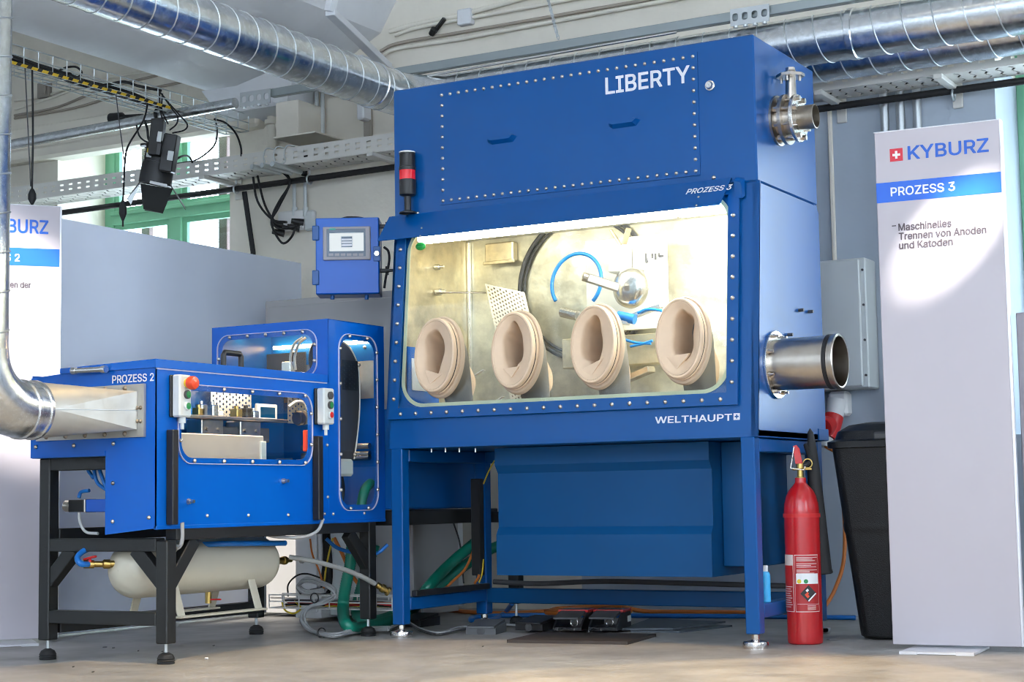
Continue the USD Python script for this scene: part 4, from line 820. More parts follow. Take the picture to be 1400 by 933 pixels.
mb = MB(); mb.text("PROZESS 2", a, X, Z, .0285, b[0] - a[0], .0008, True); mb.build("lettering", "letter_white", endp, False, label="white PROZESS 2 lettering")
# control boxes with buttons and cable channels
def station(name, y0, y1, z0, z1, kinds, label):
    mb = MB(); mb.box((U1 + .001, y0 - .004, z0), (U1 + .012, y1 + .002, z1), .004); mb.build(name + "_base", "black_plastic", L, False)
    mb = MB(); mb.box((U1 + .012, y0, z0), (U1 + .052, y1, z1), .006); p = mb.build(name, "grey_box", L, False, label=label)
    ym = (y0 + y1) / 2 + .004
    for k, c in enumerate(kinds):
        z = z1 - (z1 - z0) * (.20 + .27 * k); o = V([U1 + .052, ym, z])
        if c == "stop":
            mb = MB(); mb.lathe([(.017, 0), (.017, .012)], o, X, 20); mb.build("button_collar", "yellow", p, 40)
            mb = MB(); mb.lathe([(.013, .010), (.022, .012), (.026, .022), (.026, .034), (.022, .042), (.001, .046)], o, X, 24); mb.build("emergency_stop", "orange_red", p, 40, label="red mushroom emergency stop")
        else:
            mb = MB(); mb.lathe([(.0165, 0), (.0165, .008), (.013, .010)], o, X, 20); mb.build("button_ring", {"green": "dark_grey_plastic", "lit": "grey_box", "black": "dark_grey_plastic", "red": "grey_box"}[c], p, 40)
            mb = MB(); mb.lathe([(.0125, .004), (.0125, .011), (.001, .012)], o, X, 18); mb.build("button", {"green": "green_button", "lit": "green_button", "black": "dark_grey_plastic", "red": "red_plastic"}[c], p, 40)
    mb = MB(); o = V([U1 + .030, ym, z0]); mb.cyl(o, o - Z * .022, .014, n=12); mb.cyl(o - Z * .02, o - Z * .045, .007, n=8); mb.build("cable_gland", "grey_box", p, 40)
    return ym, z0
UF = U1 + .052
y1_, z1_ = station("control_box", at(246, 540, u=UF)[1], at(262.5, 540, u=UF)[1], at(254, 570.5, u=UF)[2], at(254, 512.5, u=UF)[2], ("stop", "green", "lit"), "grey push-button box with red mushroom stop button")
mb = MB(); mb.box((U1 + .001, at(236.5, 650, u=U1 + .035)[1], .515), (U1 + .035, at(244.5, 650, u=U1 + .035)[1], .868), .003); mb.build("cable_channel", "black_plastic", L, False)
mb = MB(); mb.tube([V([U1 + .03, y1_, .52]), V([U1 + .03, y1_ + .003, .47]), V([U1 + .02, y1_ + .006, .44])], .007, 8, 4); mb.tube([V([U1 + .025, y1_ + .012, .522]), V([U1 + .02, y1_ + .012, .44]), V([U1 - .05, y1_ + .03, .41])], .005, 8, 4); mb.build("box_cable", "grey_cable", L, 60)
y2_, z2_ = station("control_box", at(443, 550, u=UF)[1], at(457.5, 550, u=UF)[1], at(450, 580.5, u=UF)[2], at(450, 531, u=UF)[2], ("black", "green", "red"), "grey push-button box with black, green and red buttons")
mb = MB(); mb.box((U1 + .001, at(436, 650, u=U1 + .035)[1], .515), (U1 + .035, at(442.5, 650, u=U1 + .035)[1], .866), .003); mb.build("cable_channel", "black_plastic", L, False)
mb = MB(); mb.tube([V([U1 + .03, y2_ - .022, .52]), V([U1 + .02, y2_ - .05, .47]), V([U1, y2_ - .13, .445]), V([U1 - .03, y2_ - .25, .45]), V([U1 - .05, y2_ - .30, .46])], .007, 8, 5); mb.build("box_cable", "grey_cable", L, 60)

# inside the low part: tray, blocks, beam, perforated walls, small screen
XI = -.32
mb = MB(); mb.box((-.345, V0 + .05, .51), (-.337, VT, 1.09), 0); mb.build("inner_wall", "blue_paint", L, False)
def perf(o, ex, ey, w, h, step, r, name, m, par=L):
    pl = sg.box(0, 0, w, h); hs = [sg.Point(x, y + (step / 2 if i % 2 else 0)).buffer(r, quad_segs=1) for i, x in enumerate(np.arange(step * .7, w - step * .5, step)) for y in np.arange(step * .6, h - step, step)]
    mb = MB(); mb.plate(pl.difference(sg.MultiPolygon(hs)), o, ex, ey, .002); return mb.build(name, m, par, False)
a = at(288, 575, u=XI + .02)
perf(V([XI + .02, a[1], .93]), Y, Z, .26, .17, .021, .0068, "perforated_panel", "perforated_steel")
perf(V([XI + .02, at(388, 570, u=XI)[1], .93]), Y, Z, .20, .17, .021, .0068, "perforated_panel", "perforated_steel")
mb = MB(); a, b = at(250, 596, u=-.115), at(369, 601, u=-.115); mb.box((-.16, a[1] - .02, .70), (-.145, b[1], .862), .004); mb.box((-.33, a[1] - .02, .70), (-.16, b[1], .71), 0); mb.build("collecting_tray", "tan_plate", L, False)
mb = MB(); mb.box((-.15, b[1] - .03, .705), (-.135, b[1] + .005, .84), .003); mb.build("tray_bracket", "grey_box", L, False)
mb = MB(); a, b = at(250, 574, u=-.24), at(384, 580, u=-.24); mb.box((-.26, a[1] - .03, .925), (-.20, b[1], .938), .002); mb.build("work_beam", "stainless", L, False)
for xa, xb in ((276, 306), (329, 357)):
    a, b = at(xa, 590, u=-.22), at(xb, 590, u=-.22); mb = MB(); mb.box((-.30, a[1], .855), (-.22, b[1], .925), .004)
    for y in (a[1] + .03, b[1] - .03): mb.cyl((-.22, y, .885), (-.212, y, .885), .008, n=8)
    mb.build("support_block", "stainless", L, False)
for x, hh, mm in ((271, .03, "brass"), (275, .045, "stainless_bright"), (290, .045, "stainless_bright"), (297, .022, "chamber_white"), (323, .035, "brass"), (336, .04, "black_plastic"), (346, .03, "stainless_bright"), (254, .03, "sky_hose")):
    y = at(x, 575, u=-.23)[1]; mb = MB(); mb.box((-.25, y - .018, .938), (-.21, y + .018, .938 + hh), .004); mb.cyl((-.23, y, .938 + hh), (-.23, y, .95 + hh), .009, n=10); mb.build("clamp", mm, L, False)
a, b = at(300, 585, u=-.2), at(378, 600, u=-.2); mb = MB(); mb.box((-.30, a[1], .84), (-.235, b[1], .90), .004); mb.build("carriage", "dark_grey_plastic", L, False)
a, b = at(352.5, 576, u=-.25), at(379.5, 553.5, u=-.25); mb = MB(); mb.box((-.268, a[1], a[2]), (-.25, b[1], b[2]), .004); scr = mb.build("display", "grey_box", L, False)
mb = MB(); mb.box((-.2498, a[1] + .018, a[2] + .016), (-.2488, b[1] - .018, b[2] - .014), 0); mb.build("display_screen", "screen_blue", scr, False)
mb = MB(); c = at(410, 572, u=-.22); mb.lathe([(.001, -.02), (.028, -.02), (.032, -.01), (.032, 0), (.024, .002), (.024, .012), (.032, .014), (.032, .022), (.022, .025), (.022, .12), (.001, .12)], c, norm([.1, 1, .1]), 24); mb.build("spindle", "stainless", L, 40)
mb = MB(); c = at(418, 603, u=-.13); mb.box(c + V([-.012, -.008, -.045]), c + V([.012, .010, .045]), .004); mb.build("safety_tab", "orange_red", L, False)
for z in (.715, .745): mb = MB(); mb.cyl((-.2, -.76, z), (-.2, -.40, z), .012, n=12); mb.build("guide_rod", "stainless_bright", L, 40)
mb = MB(); mb.tube([at(395, 556, u=-.2), at(405, 549, u=-.18), at(416, 551, u=-.17), at(421, 560, u=-.16)], .006, 8, 5); mb.build("air_line", "clear_tube", L, 60)
mb = MB(); mb.hull([V([-.14, -.62, .72]), V([-.24, -.60, .72]), V([-.14, -.50, .72]), V([-.24, -.50, .72]), V([-.16, -.55, .775]), V([-.24, -.55, .775])]); mb.build("scrap_chute", "stainless_bright", L, False)
mb = MB(); mb.box((-.15, -1.2, 1.06), (-.12, -.50, 1.072), .003); mb.build("lamp_strip", "warm_lamp", L, False)
# inside the tower: curved dark guard, perforated shield, hoses, cylinder
gpts = [at(*q_, u=-.15) for q_ in ((464, 466), (472, 470), (481, 480), (488, 496), (491, 515), (491.5, 560), (488, 600), (484, 628), (464, 628))]
mb = MB(); mb.plate(sg.Polygon([(g_[1], g_[2]) for g_ in gpts]), (-.156, 0, 0), Y, Z, .006); mb.build("curved_guard", "dark_film", L, False)
mb = MB(); mb.tube(gpts[:8], .004, 6, 4); mb.build("guard_edge", "clear_tube", L, 60)
a, b = at(468, 492, u=-.146), at(489, 535, u=-.146)
perf(V([-.146, a[1], b[2]]), Y, Z, b[1] - a[1], a[2] - b[2], .019, .0055, "perforated_shield", "black_steel")
for q_ in ((490, 499), (485, 622)): c = at(*q_, u=-.146); mb = MB(); mb.dome(c, X, .010, .010); mb.build("guard_screw", "bolt_steel", L, 40)
mb = MB(); mb.box((-.72, .025, 1.05), (-.12, .030, 1.22), 0); mb.build("tower_liner", "stainless", L, False)
mb = MB(); mb.box((-.70, .02, 1.30), (-.15, .045, 1.316), .003); mb.box((-.72, -.20, 1.345), (-.20, -.17, 1.358), .003); mb.build("tower_lamp", "tower_glow", L, False)
for z in (.80, .835, .785): mb = MB(); mb.cyl((-.5, -.02, z), (-.13, -.02, z), .014, n=12); mb.build("linear_rod", "stainless_bright", L, 40)
mb = MB(); mb.box((-.32, -.33, .70), (-.13, -.14, .775), .01); mb.build("sensor_cover", "grey_box", L, False)
mb = MB(); mb.tube([V([-.2, -.17, .72]), V([-.19, -.165, .64]), V([-.2, -.18, .52])], .022, 12, 5); mb.build("suction_hose", "black_rubber", L, 60)
mb = MB(); mb.tube([V([-.16, .03, .67]), V([-.15, -.03, .64]), V([-.15, -.06, .57]), V([-.15, -.06, .50])], .022, 12, 6); mb.build("green_line", "green_hose", L, 60)
for k in range(3): mb = MB(); mb.tube([V([-.2, -.17, .90 - .012 * k]), V([-.2, -.10, .915 - .02 * k]), V([-.2, -.02, .86 - .01 * k])], .005, 6, 5); mb.build("loose_wire", "clear_tube", L, 60)
a, b = at(390, 509, v=-.2), at(412, 503, v=-.2)
mb = MB(); mb.box((a[0] - .02, -.24, 1.12), (b[0] + .03, -.18, 1.165), .004); mb.box((a[0], -.23, 1.165), (a[0] + .05, -.19, 1.215), .004); mb.cyl((a[0] - .14, -.21, 1.145), (a[0] - .02, -.21, 1.145), .018, n=12); mb.build("valve_block", "stainless_bright", L, False)
for dx in (0, .02): mb = MB(); mb.tube([at(398 + dx * 300, 506, v=-.22), at(397 + dx * 300, 488, v=-.22), at(403 + dx * 300, 470, v=-.22), at(414 + dx * 200, 462, v=-.2)], .006, 8, 5); mb.build("tower_hose", "clear_tube", L, 60)
mb = MB(); a, b = at(351, 483, v=.02), at(418, 510, v=.02); mb.box((a[0], .018, 1.07), (b[0], .024, a[2] - .01), 0); mb.build("dark_liner", "dark_film", L, False)
mb = MB(); mb.plate(ellipse(0, 0, .075, .105, 28), V([-.20, -.26, 1.21]), norm([.55, .85, 0]), Z, .006); mb.build("side_guard", "dark_film", L, False)
mb = MB()
for x in np.linspace(-.60, -.2, 5): mb.dome((x, .05, 1.285), -Y, .009, .008)
mb.build("liner_screw", "bolt_steel", L, 40, kind="stuff")

# black frame
TU = .055; h2 = TU / 2
NL = [(-.1275, -1.370), (-.700, -1.395), (-.1275, -.045), (-.680, -.13)]
tops = [.455, .775, .503, .503]
for (x, y), zt in zip(NL, tops):
    mb = MB(); mb.box((x - h2, y - h2, .075), (x + h2, y + h2, zt), .004); mb.build("leg", "black_steel", L, False)
    mb = MB(); mb.lathe([(.001, 0), (.031, 0), (.033, .004), (.031, .008), (.034, .012), (.031, .016), (.033, .020), (.026, .034), (.012, .042), (.001, .043)], (x, y, 0), Z, 20); f_ = mb.build("rubber_foot", "black_rubber", L, 30)
    mb = MB(); mb.cyl((x, y, .04), (x, y, .08), .0065, n=8); mb.build("foot_stem", "zinc_matt", f_, 40)
for (x, y, zt) in ((-.365, .77, .15), (.188, .72, .48)):
    mb = MB(); mb.box((x - h2, y - h2, .10), (x + h2, y + h2, zt), .004); mb.build("leg", "black_steel", L, False)
    mb = MB(); mb.lathe([(.001, 0), (.031, 0), (.033, .004), (.031, .008), (.034, .012), (.031, .016), (.033, .020), (.026, .034), (.012, .042), (.001, .043)], (x, y, 0), Z, 20); f_ = mb.build("rubber_foot", "black_rubber", L, 30)
    mb = MB(); mb.cyl((x, y, .04), (x, y, .105), .0065, n=8); mb.build("foot_stem", "zinc_matt", f_, 40)
mb = MB(); mb.box((-.42, .70, .48), (.22, .76, .53), .003); mb.build("frame_rail", "black_steel", L, False)
def rail(a, b, w=TU, h=.05, name="frame_rail"): mb = MB(); mb.bar(a, b, w, h); mb.build(name, "black_steel", L, False)
rail((-.675, -1.392, .440), (-.155, -1.372, .440)); rail((-.675, -1.392, .165), (-.155, -1.372, .165))
rail((-.700, -1.390, .752), (-.36, -1.375, .752)); rail((-.1275, -1.343, .478), (-.1275, -.07, .478), h=.045); rail((-.700, -1.365, .478), (-.680, -.16, .478)); rail((-.695, -1.36, .125), (-.655, -.16, .125)); rail((-.1275, -.05, .478), (-.655, -.12, .478))
mb = MB(); mb.bar((-.700, -1.393, .29), (-.565, -1.388, .425), TU, .045, (0, 1, 0)); mb.build("brace", "black_steel", L, False)
mb = MB(); mb.bar((-.1275, -1.372, .29), (-.262, -1.378, .425), TU, .045, (0, 1, 0)); mb.build("brace", "black_steel", L, False)
mb = MB(); mb.bar((-.1275, -1.36, .29), (-.1275, -1.22, .455), TU, .04, (1, 0, 0)); mb.build("brace", "black_steel", L, False)
mb = MB(); mb.bar((-.1275, -.055, .31), (-.1275, -.20, .455), TU, .04, (1, 0, 0)); mb.build("brace", "black_steel", L, False)
# rear extension of the left machine, seen under the glovebox
E0 = at(556, 640, v=.9); E1 = at(652, 640, v=.9)
mb = MB(); mb.box((-.40, V1 + .002, .55), (-.05, .90, 1.0), .006); mb.build("rear_housing", "blue_paint", L, False)
mb = MB(); mb.box((-.42, V1 + .02, .48), (-.02, .92, .545), .004); mb.build("rear_frame", "black_steel", L, False)
# fittings under the end: filter block, valve, blue lines
o = at(165, 655, v=-1.30)
mb = MB(); mb.box(o + V([-.03, -.02, -.10]), o + V([.025, .04, .02]), .004); mb.box(o + V([-.02, -.015, .02]), o + V([.03, .03, .06]), .004)
for z in (-.08, -.05, -.02, .015): mb.cyl(o + V([-.05, 0, z]), o + V([.05, 0, z]), .006, n=8)
vb = mb.build("valve_manifold", "stainless", L, False)
c = at(111, 692, v=-1.30); d = at(134, 692, v=-1.30)
mb = MB(); mb.box(c + V([-.042, -.03, -.024]), c + V([.042, .03, .024]), .003); ac = mb.build("air_cylinder", "black_steel", L, False)
mb = MB(); mb.box(c + V([.043, -.033, -.026]), c + V([.050, .033, .026]), .002); mb.cyl(c + V([-.085, 0, 0]), c + V([-.042, 0, 0]), .023, n=16, ch=.006); mb.build("cylinder_cap", "stainless", ac, 30)
mb = MB(); mb.box(c + V([.051, -.03, -.025]), c + V([.16, .03, .025]), .003); mb.build("cylinder_block", "print_blue", ac, False)
for pts in (((116, 624), (120, 642), (128, 654)), ((132, 624), (137, 645), (146, 668), (160, 690)), ((108, 681), (111, 673), (122, 671)), ((128, 640), (133, 660), (148, 672))):
    mb = MB(); mb.tube([at(*q, v=-1.31) for q in pts], .0075, 8, 5); mb.build("air_line", "blue_hose", L, 60)
mb = MB(); mb.tube([at(*q, v=-1.31) for q in ((108, 701), (110, 716), (118, 728), (134, 730))], .006, 8, 5); mb.build("drain_line", "clear_tube", L, 60)

# ---------------------------------------------------------------- compressed air tank under the left machine
TXc, TZc, TR = -.375, .342, .111
t = thing("air_tank", "cream compressed air tank lying under the left blue machine", "air tank", (TXc, -.9, 0))
ya, yb_ = -1.36, -.43
mb = MB(); pr_ = [(.001, ya)]
for a in np.linspace(.1, PI / 2, 9): pr_.append((TR * math.sin(a), ya + .10 * (1 - math.cos(a))))
for a in np.linspace(PI / 2, .1, 9): pr_.append((TR * math.sin(a), yb_ - .10 * (1 - math.cos(a))))
pr_.append((.001, yb_))
mb.lathe(pr_, (TXc, 0, TZc), Y, 44); mb.build("vessel", "tank_beige", t, 40)
for y in (-1.14, -.66):
    for s in (-1, 1): mb = MB(); mb.bar((TXc + s * .085, y, TZc - .065), (TXc + s * .125, y, .155), .045, .006, (1, 0, 0)); mb.build("tank_leg", "tank_beige", t, False)
for s in (-1, 1): mb = MB(); mb.box((TXc + s * .125 - .025, -1.17, .150), (TXc + s * .125 + .025, -.63, .158), .002); mb.build("leg_bracket", "tank_beige", t, False)
p = at(167, 771.5, v=ya + .03); e = at(121, 772, v=-1.42)
mb = MB(); mb.lathe([(.001, 0), (.022, 0), (.022, .02), (.014, .022), (.014, .05), (.018, .052), (.018, .075), (.012, .08), (.012, .11), (.016, .112), (.016, .15), (.001, .15)], p + Y * .01, norm(e - p), 14); mb.build("brass_fitting", "brass", t, 30)
mb = MB(); c = p + norm(e - p) * .12; mb.bar(c + Z * .018 - X * .03, c + Z * .03 + X * .03, .016, .008); mb.cyl(c, c + Z * .02, .006, n=8); mb.build("valve_lever", "red_plastic", t, False)
mb = MB(); c = V([TXc, -.83, TZc - TR]); mb.cyl(c + Z * .01, c - Z * .045, .013, n=12); v_ = mb.build("drain_valve", "brass", t, 40)
mb = MB(); mb.bar(c + V([.0, .0, -.03]), c + V([.05, .02, -.03]), .014, .006); mb.build("drain_lever", "red_plastic", v_, False)
mb = MB(); c = V([TXc + .05, yb_, TZc]); mb.lathe([(.001, -.02), (.014, -.02), (.014, .03), (.018, .032), (.018, .05), (.010, .052), (.010, .09), (.001, .09)], c, Y, 12); mb.build("outlet_fitting", "brass", t, 40)
mb = MB(); c = at(244, 752, u=-.30); mb.cyl(c + Z * .02, c - Z * .035, .012, n=10); mb.cyl(c - Z * .035, c - Z * .06, .007, n=8); mb.build("safety_valve", "zinc_matt", t, 40)
pts = [e, at(110, 771, v=-1.46), at(106, 762, v=-1.45), at(118, 752, v=-1.40), at(140, 747, v=-1.34), at(185, 746, v=-1.15), at(225, 748, v=-.95), at(300, 744, u=-.26), at(390, 743, u=-.22)]
mb = MB(); mb.tube(pts, .0115, 10, 6); tag(mb.build("air_hose", "blue_hose", None, 60), "thick blue hose looping from the brass tap over the cream air tank", "hose")
# ---------------------------------------------------------------- partition, storage cabinets
mb = MB(); mb.box((-1.50, -.62, .012), (-1.458, 1.27, 1.912), .004); w = mb.build("partition_panel", "partition_white", None, False); tag(w, "long pale blue-white partition panel standing behind the left blue machine", "partition")
t = thing("storage_cabinet", "grey metal cabinet between the partition and the control cabinet", "cabinet", (-.9, 1.1, 0))
CZ = at(364, 412.5, v=.82)[2]; cx0 = at(362.5, 430, v=.82)[0]
mb = MB(); mb.box((cx0, .82, .02), (-.45, 1.25, CZ), .004); mb.build("body", "cabinet_grey", t, False)
mb = MB(); mb.box((cx0 + .03, .808, .10), (-.48, .821, CZ - .035), .003); mb.build("door", "cabinet_grey", t, False)
c = at(366, 425, v=.935); mb = MB(); mb.box((cx0 + .05, .795, 1.0), (cx0 + .065, .81, 1.12), .003); mb.build("handle", "dark_grey_plastic", t, False)
t = thing("storage_cabinet", "white metal cabinet low behind the cable bundle under the machines", "cabinet", (-.3, 1.2, 0))
a, b = at(402, 780, v=.55), at(449, 780, v=.55)
mb = MB(); mb.box((a[0], .56, .02), (b[0] - .05, .79, .46), .004); mb.build("body", "white_enamel", t, False)
mb = MB(); mb.box((a[0] + .02, .552, .05), (b[0] - .07, .561, .44), .003); mb.build("door", "white_enamel", t, False)
mb = MB(); mb.cyl((a[0] + .05, .554, .30), (a[0] + .05, .540, .30), .012, n=10); mb.build("lock", "bolt_steel", t, 40)
t = thing("storage_cabinet", "light grey metal cabinet with round holes behind the green hoses", "cabinet", (.1, .95, 0))
a, b = at(450, 780, v=.62), at(473, 780, v=.62)
pl = sg.box(0, 0, b[0] - a[0], .42).difference(sg.MultiPolygon([sg.Point(.10, .06).buffer(.009), sg.Point(.03, .30).buffer(.009)]))
mb = MB(); mb.box((a[0], .63, .03), (b[0], .79, .46), .004); mb.build("body", "grey_box", t, False)
mb = MB(); mb.plate(pl, (a[0], .628, .035), X, Z, .004); mb.build("front_plate", "grey_box", t, False)
t = thing("storage_cabinet", "blue-grey cabinet side seen through the left legs of the glovebox", "cabinet", (-.2, 1.3, 0))
a, b = at(556, 760, v=1.30), at(593, 760, v=1.30)
mb = MB(); mb.box((a[0] - .08, 1.30, .02), (b[0], 1.60, .90), .004); mb.build("body", "grey_box", t, False)
mb = MB(); mb.box((a[0] - .06, 1.292, .09), (b[0] - .02, 1.301, .86), .003); mb.build("door", "grey_box", t, False)

# ---------------------------------------------------------------- information banners
def banner(label, o, d, w, h, z0, texts, base):
    """o: lower left corner on the floor, d: direction along the front to the reader's right."""
    d = norm(d); n = np.cross(d, Z); t = thing("info_banner", label, "banner", o + d * w / 2)
    ax = V([d, n, Z])
    mb = MB(); mb.obox(o + d * w / 2 + Z * (z0 + h / 2) - n * .011, V([d, n, Z]), (w / 2, .011, h / 2), .002); p = mb.build("panel", "banner_print", t, False)
    mb = MB(); mb.obox(o + d * (w + .004) + Z * (z0 + h / 2) - n * .013, ax, (.005, .014, h / 2), .002); mb.build("edge_profile", "banner_edge", t, False)
    mb = MB(); mb.obox(o + d * w / 2 + Z * (z0 + h + .001) - n * .012, ax, (w / 2 + .004, .012, .002), .001); mb.build("top_profile", "banner_edge", t, False)
    (bx, by, bw, bd) = base
    mb = MB(); mb.hull([o + d * (bx + x) + n * (by + y) + Z * z for x in (0, bw) for y in (0, bd) for z in (.002, .010)]); mb.obox(o + d * (bx + bw * .12) + n * (by + bd - .01) + Z * .006, ax, (bw * .12, .012, .006), .001); mb.obox(o + d * (bx + bw * .88) + n * (by + bd - .01) + Z * .006, ax, (bw * .12, .012, .006), .001)
    mb.build("base_plate", "banner_edge", t, False)
    return t, p, d, n
# right banner: measured on its own plane
ro = at(1221, 888, v=.084); ro[2] = 0; rd = norm(V([.473, .030, 0])); rn = np.cross(rd, Z)
def br(x, y): q = on(x, y, ro, rn); return float((q - ro) @ rd), float(q[2])
rw = br(1397, 889)[0]; rh = 0.5 * (br(1197, 183)[1] + br(1371, 162)[1])
BR, brp, _, _ = banner("right white banner with red cross logo, blue band and lit spot", ro, rd, rw, rh - .018, .018, None, (.07, -.10, .27, .30))
def bp(x, z, e=.0006): return ro + rd * x + Z * z + rn * e
(l0, z0_), (l1, z1_) = br(1201, 268), br(1375, 241)
zb0, zb1 = br(1203, 278)[1], br(1200, 251)[1]
def brect(x0, z0, x1, z1, name, m, par, e=.0006):
    mb = MB(); mb.plate(sg.box(x0, z0, x1, z1), bp(0, 0, e), rd, Z, .0006); return mb.build(name, m, par, False)
band = brect(0, zb0, rw - .001, zb1, "blue_band", "print_band_blue", brp)
def btext(txt, x, z, h, w, m, par, bold=True, e=.0014): mb = MB(); mb.text(txt, bp(x, z, e), rd, Z, h, w, .0005, bold); mb.build("lettering", m, par, False)
a, b = br(1241.5, 219), br(1352, 206)
c = br(1241, 201)
btext("KYBURZ", a[0], a[1] + .002, (c[1] - a[1]) * .98, b[0] - a[0], "print_blue", brp)
a, b = br(1217, 221.5), br(1234, 203.5); hx = b[0] - a[0]
sq = brect(a[0], a[1], b[0], a[1] + hx, "logo_square", "print_red", brp)
mb = MB(); u_ = hx; cr = sg.box(u_ * .41, u_ * .2, u_ * .59, u_ * .8).union(sg.box(u_ * .2, u_ * .41, u_ * .8, u_ * .59)); mb.plate(cr, bp(a[0], a[1], .0014), rd, Z, .0005); mb.build("logo_cross", "print_white", sq, False)
a, b, c = br(1218, 268.5), br(1306, 261), br(1218, 256.5)
btext("PROZESS 3", a[0], a[1], (c[1] - a[1]) * .95, b[0] - a[0], "print_white", band)
for txt, (xa, ya_), xb in (("Maschinelles", (1228.5, 315), 1301), ("Trennen von Anoden", (1229, 327.5), 1349), ("und Katoden", (1229.5, 340), 1303)):
    a, b = br(xa, ya_), br(xb, ya_ - 6); btext(txt, a[0], a[1] - .002, .0265, b[0] - a[0], "print_grey", brp)
a = br(1219.5, 310); brect(a[0], a[1], a[0] + .016, a[1] + .004, "dash", "print_grey", brp)
# left banner
lo_ = at(77, 878, z=0); ld = norm(V([.62, .78, 0])); ln = np.cross(ld, Z)
LW_ = rw; lo = lo_ - ld * LW_
def bl(x, y): q = on(x, y, lo, ln); return float((q - lo) @ ld), float(q[2])
lh = bl(84, 283)[1]
BL, blp, _, _ = banner("left white banner, brightly lit, half hidden by the vertical exhaust duct", lo, ld, LW_, lh - .018, .018, None, (.08, -.10, .30, .28))
def lp(x, z, e=.0006): return lo + ld * x + Z * z + ln * e
k = lh / rh
mb = MB(); za, zb_ = bl(50, 364)[1], bl(50, 340)[1]; mb.plate(sg.box(0, za, LW_ - .001, zb_), lp(0, 0), ld, Z, .0006); lband = mb.build("blue_band", "print_band_blue", blp, False)
a, b, c = bl(20, 318), bl(66, 319), bl(40, 300)
mb = MB(); kw_ = (b[0] - a[0]) / .54; mb.text("KYBURZ", lp(b[0] - kw_, a[1], .0014), ld, Z, (c[1] - a[1]) * .95, kw_, .0005, True); mb.build("lettering", "print_blue", blp, False)
a = bl(27, 357.5); mb = MB(); mb.text("PROZESS 2", lp(a[0] - .232, a[1], .0014), ld, Z, .032, .232, .0005, True); mb.build("lettering", "print_white", lband, False)
a = bl(42, 394); mb = MB(); mb.text("\u2013 Entladen der", lp(a[0] - .20, a[1], .0014), ld, Z, .026, .20, .0005, True); mb.build("lettering", "print_grey", blp, False)

# ---------------------------------------------------------------- fire extinguisher
ec_ = at(1101.5, 880.5, z=0); ec_[2] = 0
t = thing("fire_extinguisher", "red carbon dioxide fire extinguisher with black horn standing on the floor", "fire extinguisher", ec_)
R_ = .0700
mb = MB(); mb.lathe([(.001, .006), (R_ - .012, .004), (R_ - .010, 0), (R_ - .002, .004), (R_, .014), (R_, .520), (R_ * .97, .550), (R_ * .87, .580), (R_ * .70, .605), (R_ * .48, .622), (.026, .631), (.022, .638), (.022, .655), (.001, .656)], ec_, Z, 48); cyl_ = mb.build("cylinder", "red_paint", t, 40)
mb = MB(); mb.lathe([(R_, .498), (R_ + .004, .498), (R_ + .004, .514), (R_, .514)], ec_, Z, 48); mb.build("strap", "red_plastic", t, 40)
mb = MB(); mb.lathe([(.019, .652), (.019, .658), (.013, .660), (.013, .690), (.016, .692), (.016, .712), (.001, .712)], ec_, Z, 18); vv = mb.build("valve", "brass", t, 40)
cf = norm(V([CAM[0] - ec_[0], CAM[1] - ec_[1], 0])); cr_ = np.cross(Z, cf)       # towards the room, and to the reader's right of it
mb = MB(); p = ec_ + Z * .712; mb.hull([p + cr_ * a + cf * b + Z * c for a, b, c in ((-.018, .01, 0), (.012, .01, -.01), (-.018, -.012, 0), (.012, -.012, -.01), (-.012, .009, .075), (-.026, .009, .07), (-.012, -.010, .075), (-.026, -.010, .07), (.0, .006, .06), (.0, -.006, .06))]); mb.build("squeeze_grip", "red_plastic", vv, False)
mb = MB(); q = [p + cr_ * a + cf * .013 + Z * c for a, c in ((-.022, .066), (-.038, -.018), (.016, -.026), (.020, -.012))]; mb.tube(q, .0035, 8); mb.build("carry_wire", "stainless_bright", vv, 50)
mb = MB(); c = p + cr_ * .030 + Z * .0; mb.tube([c + .018 * (math.cos(a) * cr_ + math.sin(a) * Z) for a in np.linspace(0, 2 * PI, 18)[:-1]], .0030, 8, 1, True); mb.cyl(p - Z * .022 - cr_ * .03, p - Z * .022 + cr_ * .045, .005, n=8); mb.build("safety_ring", "brass", vv, 50)
h0_, h1_ = at(1124, 785, v=ec_[1] + .09), at(1107.5, 586, v=ec_[1] + .06); hl_ = float(np.linalg.norm(h1_ - h0_))
mb = MB(); mb.lathe([(.001, .01), (.040, .0), (.044, .004), (.040, .02), (.036, hl_ * .25), (.031, hl_ * .5), (.026, hl_ * .72), (.020, hl_ * .86), (.012, hl_ * .97), (.001, hl_)], h0_, h1_ - h0_, 24); mb.build("horn", "black_rubber", t, 40)
hb = h1_ - Z * .80
mb = MB(); mb.tube([p - Z * .01 + cr_ * .01, p + cr_ * .04 + Z * .012 - cf * .01, hb + Z * .735 + cr_ * -.02], .010, 10, 4); mb.build("hose", "black_rubber", t, 50)
def elab(a0, a1, z0, z1, name, m, par, r=R_ + .0006, th=.0005):
    """a label wrapped on the cylinder; angles in degrees, 0 facing the room, + to the reader's right"""
    mb = MB(); aa = np.radians(np.linspace(a0, a1, max(3, int((a1 - a0) / 4) + 1))); v = []
    for rr in (r, r + th):
        for a in aa:
            dirv = cf * math.cos(a) + cr_ * math.sin(a)
            for z in (z0, z1): v.append(ec_ + dirv * rr + Z * z)
    n = len(aa); f = []
    for i in range(n - 1): f.append((2 * n + 2 * i, 2 * n + 2 * i + 2, 2 * n + 2 * i + 3, 2 * n + 2 * i + 1))
    mb.add(v, f); return mb.build(name, m, par, True)
main = elab(-29, 54, .128, .352, "label", "label_line", cyl_); elab(-27.5, 52.5, .131, .349, "label_ground", "label_red", main, R_ + .0012)
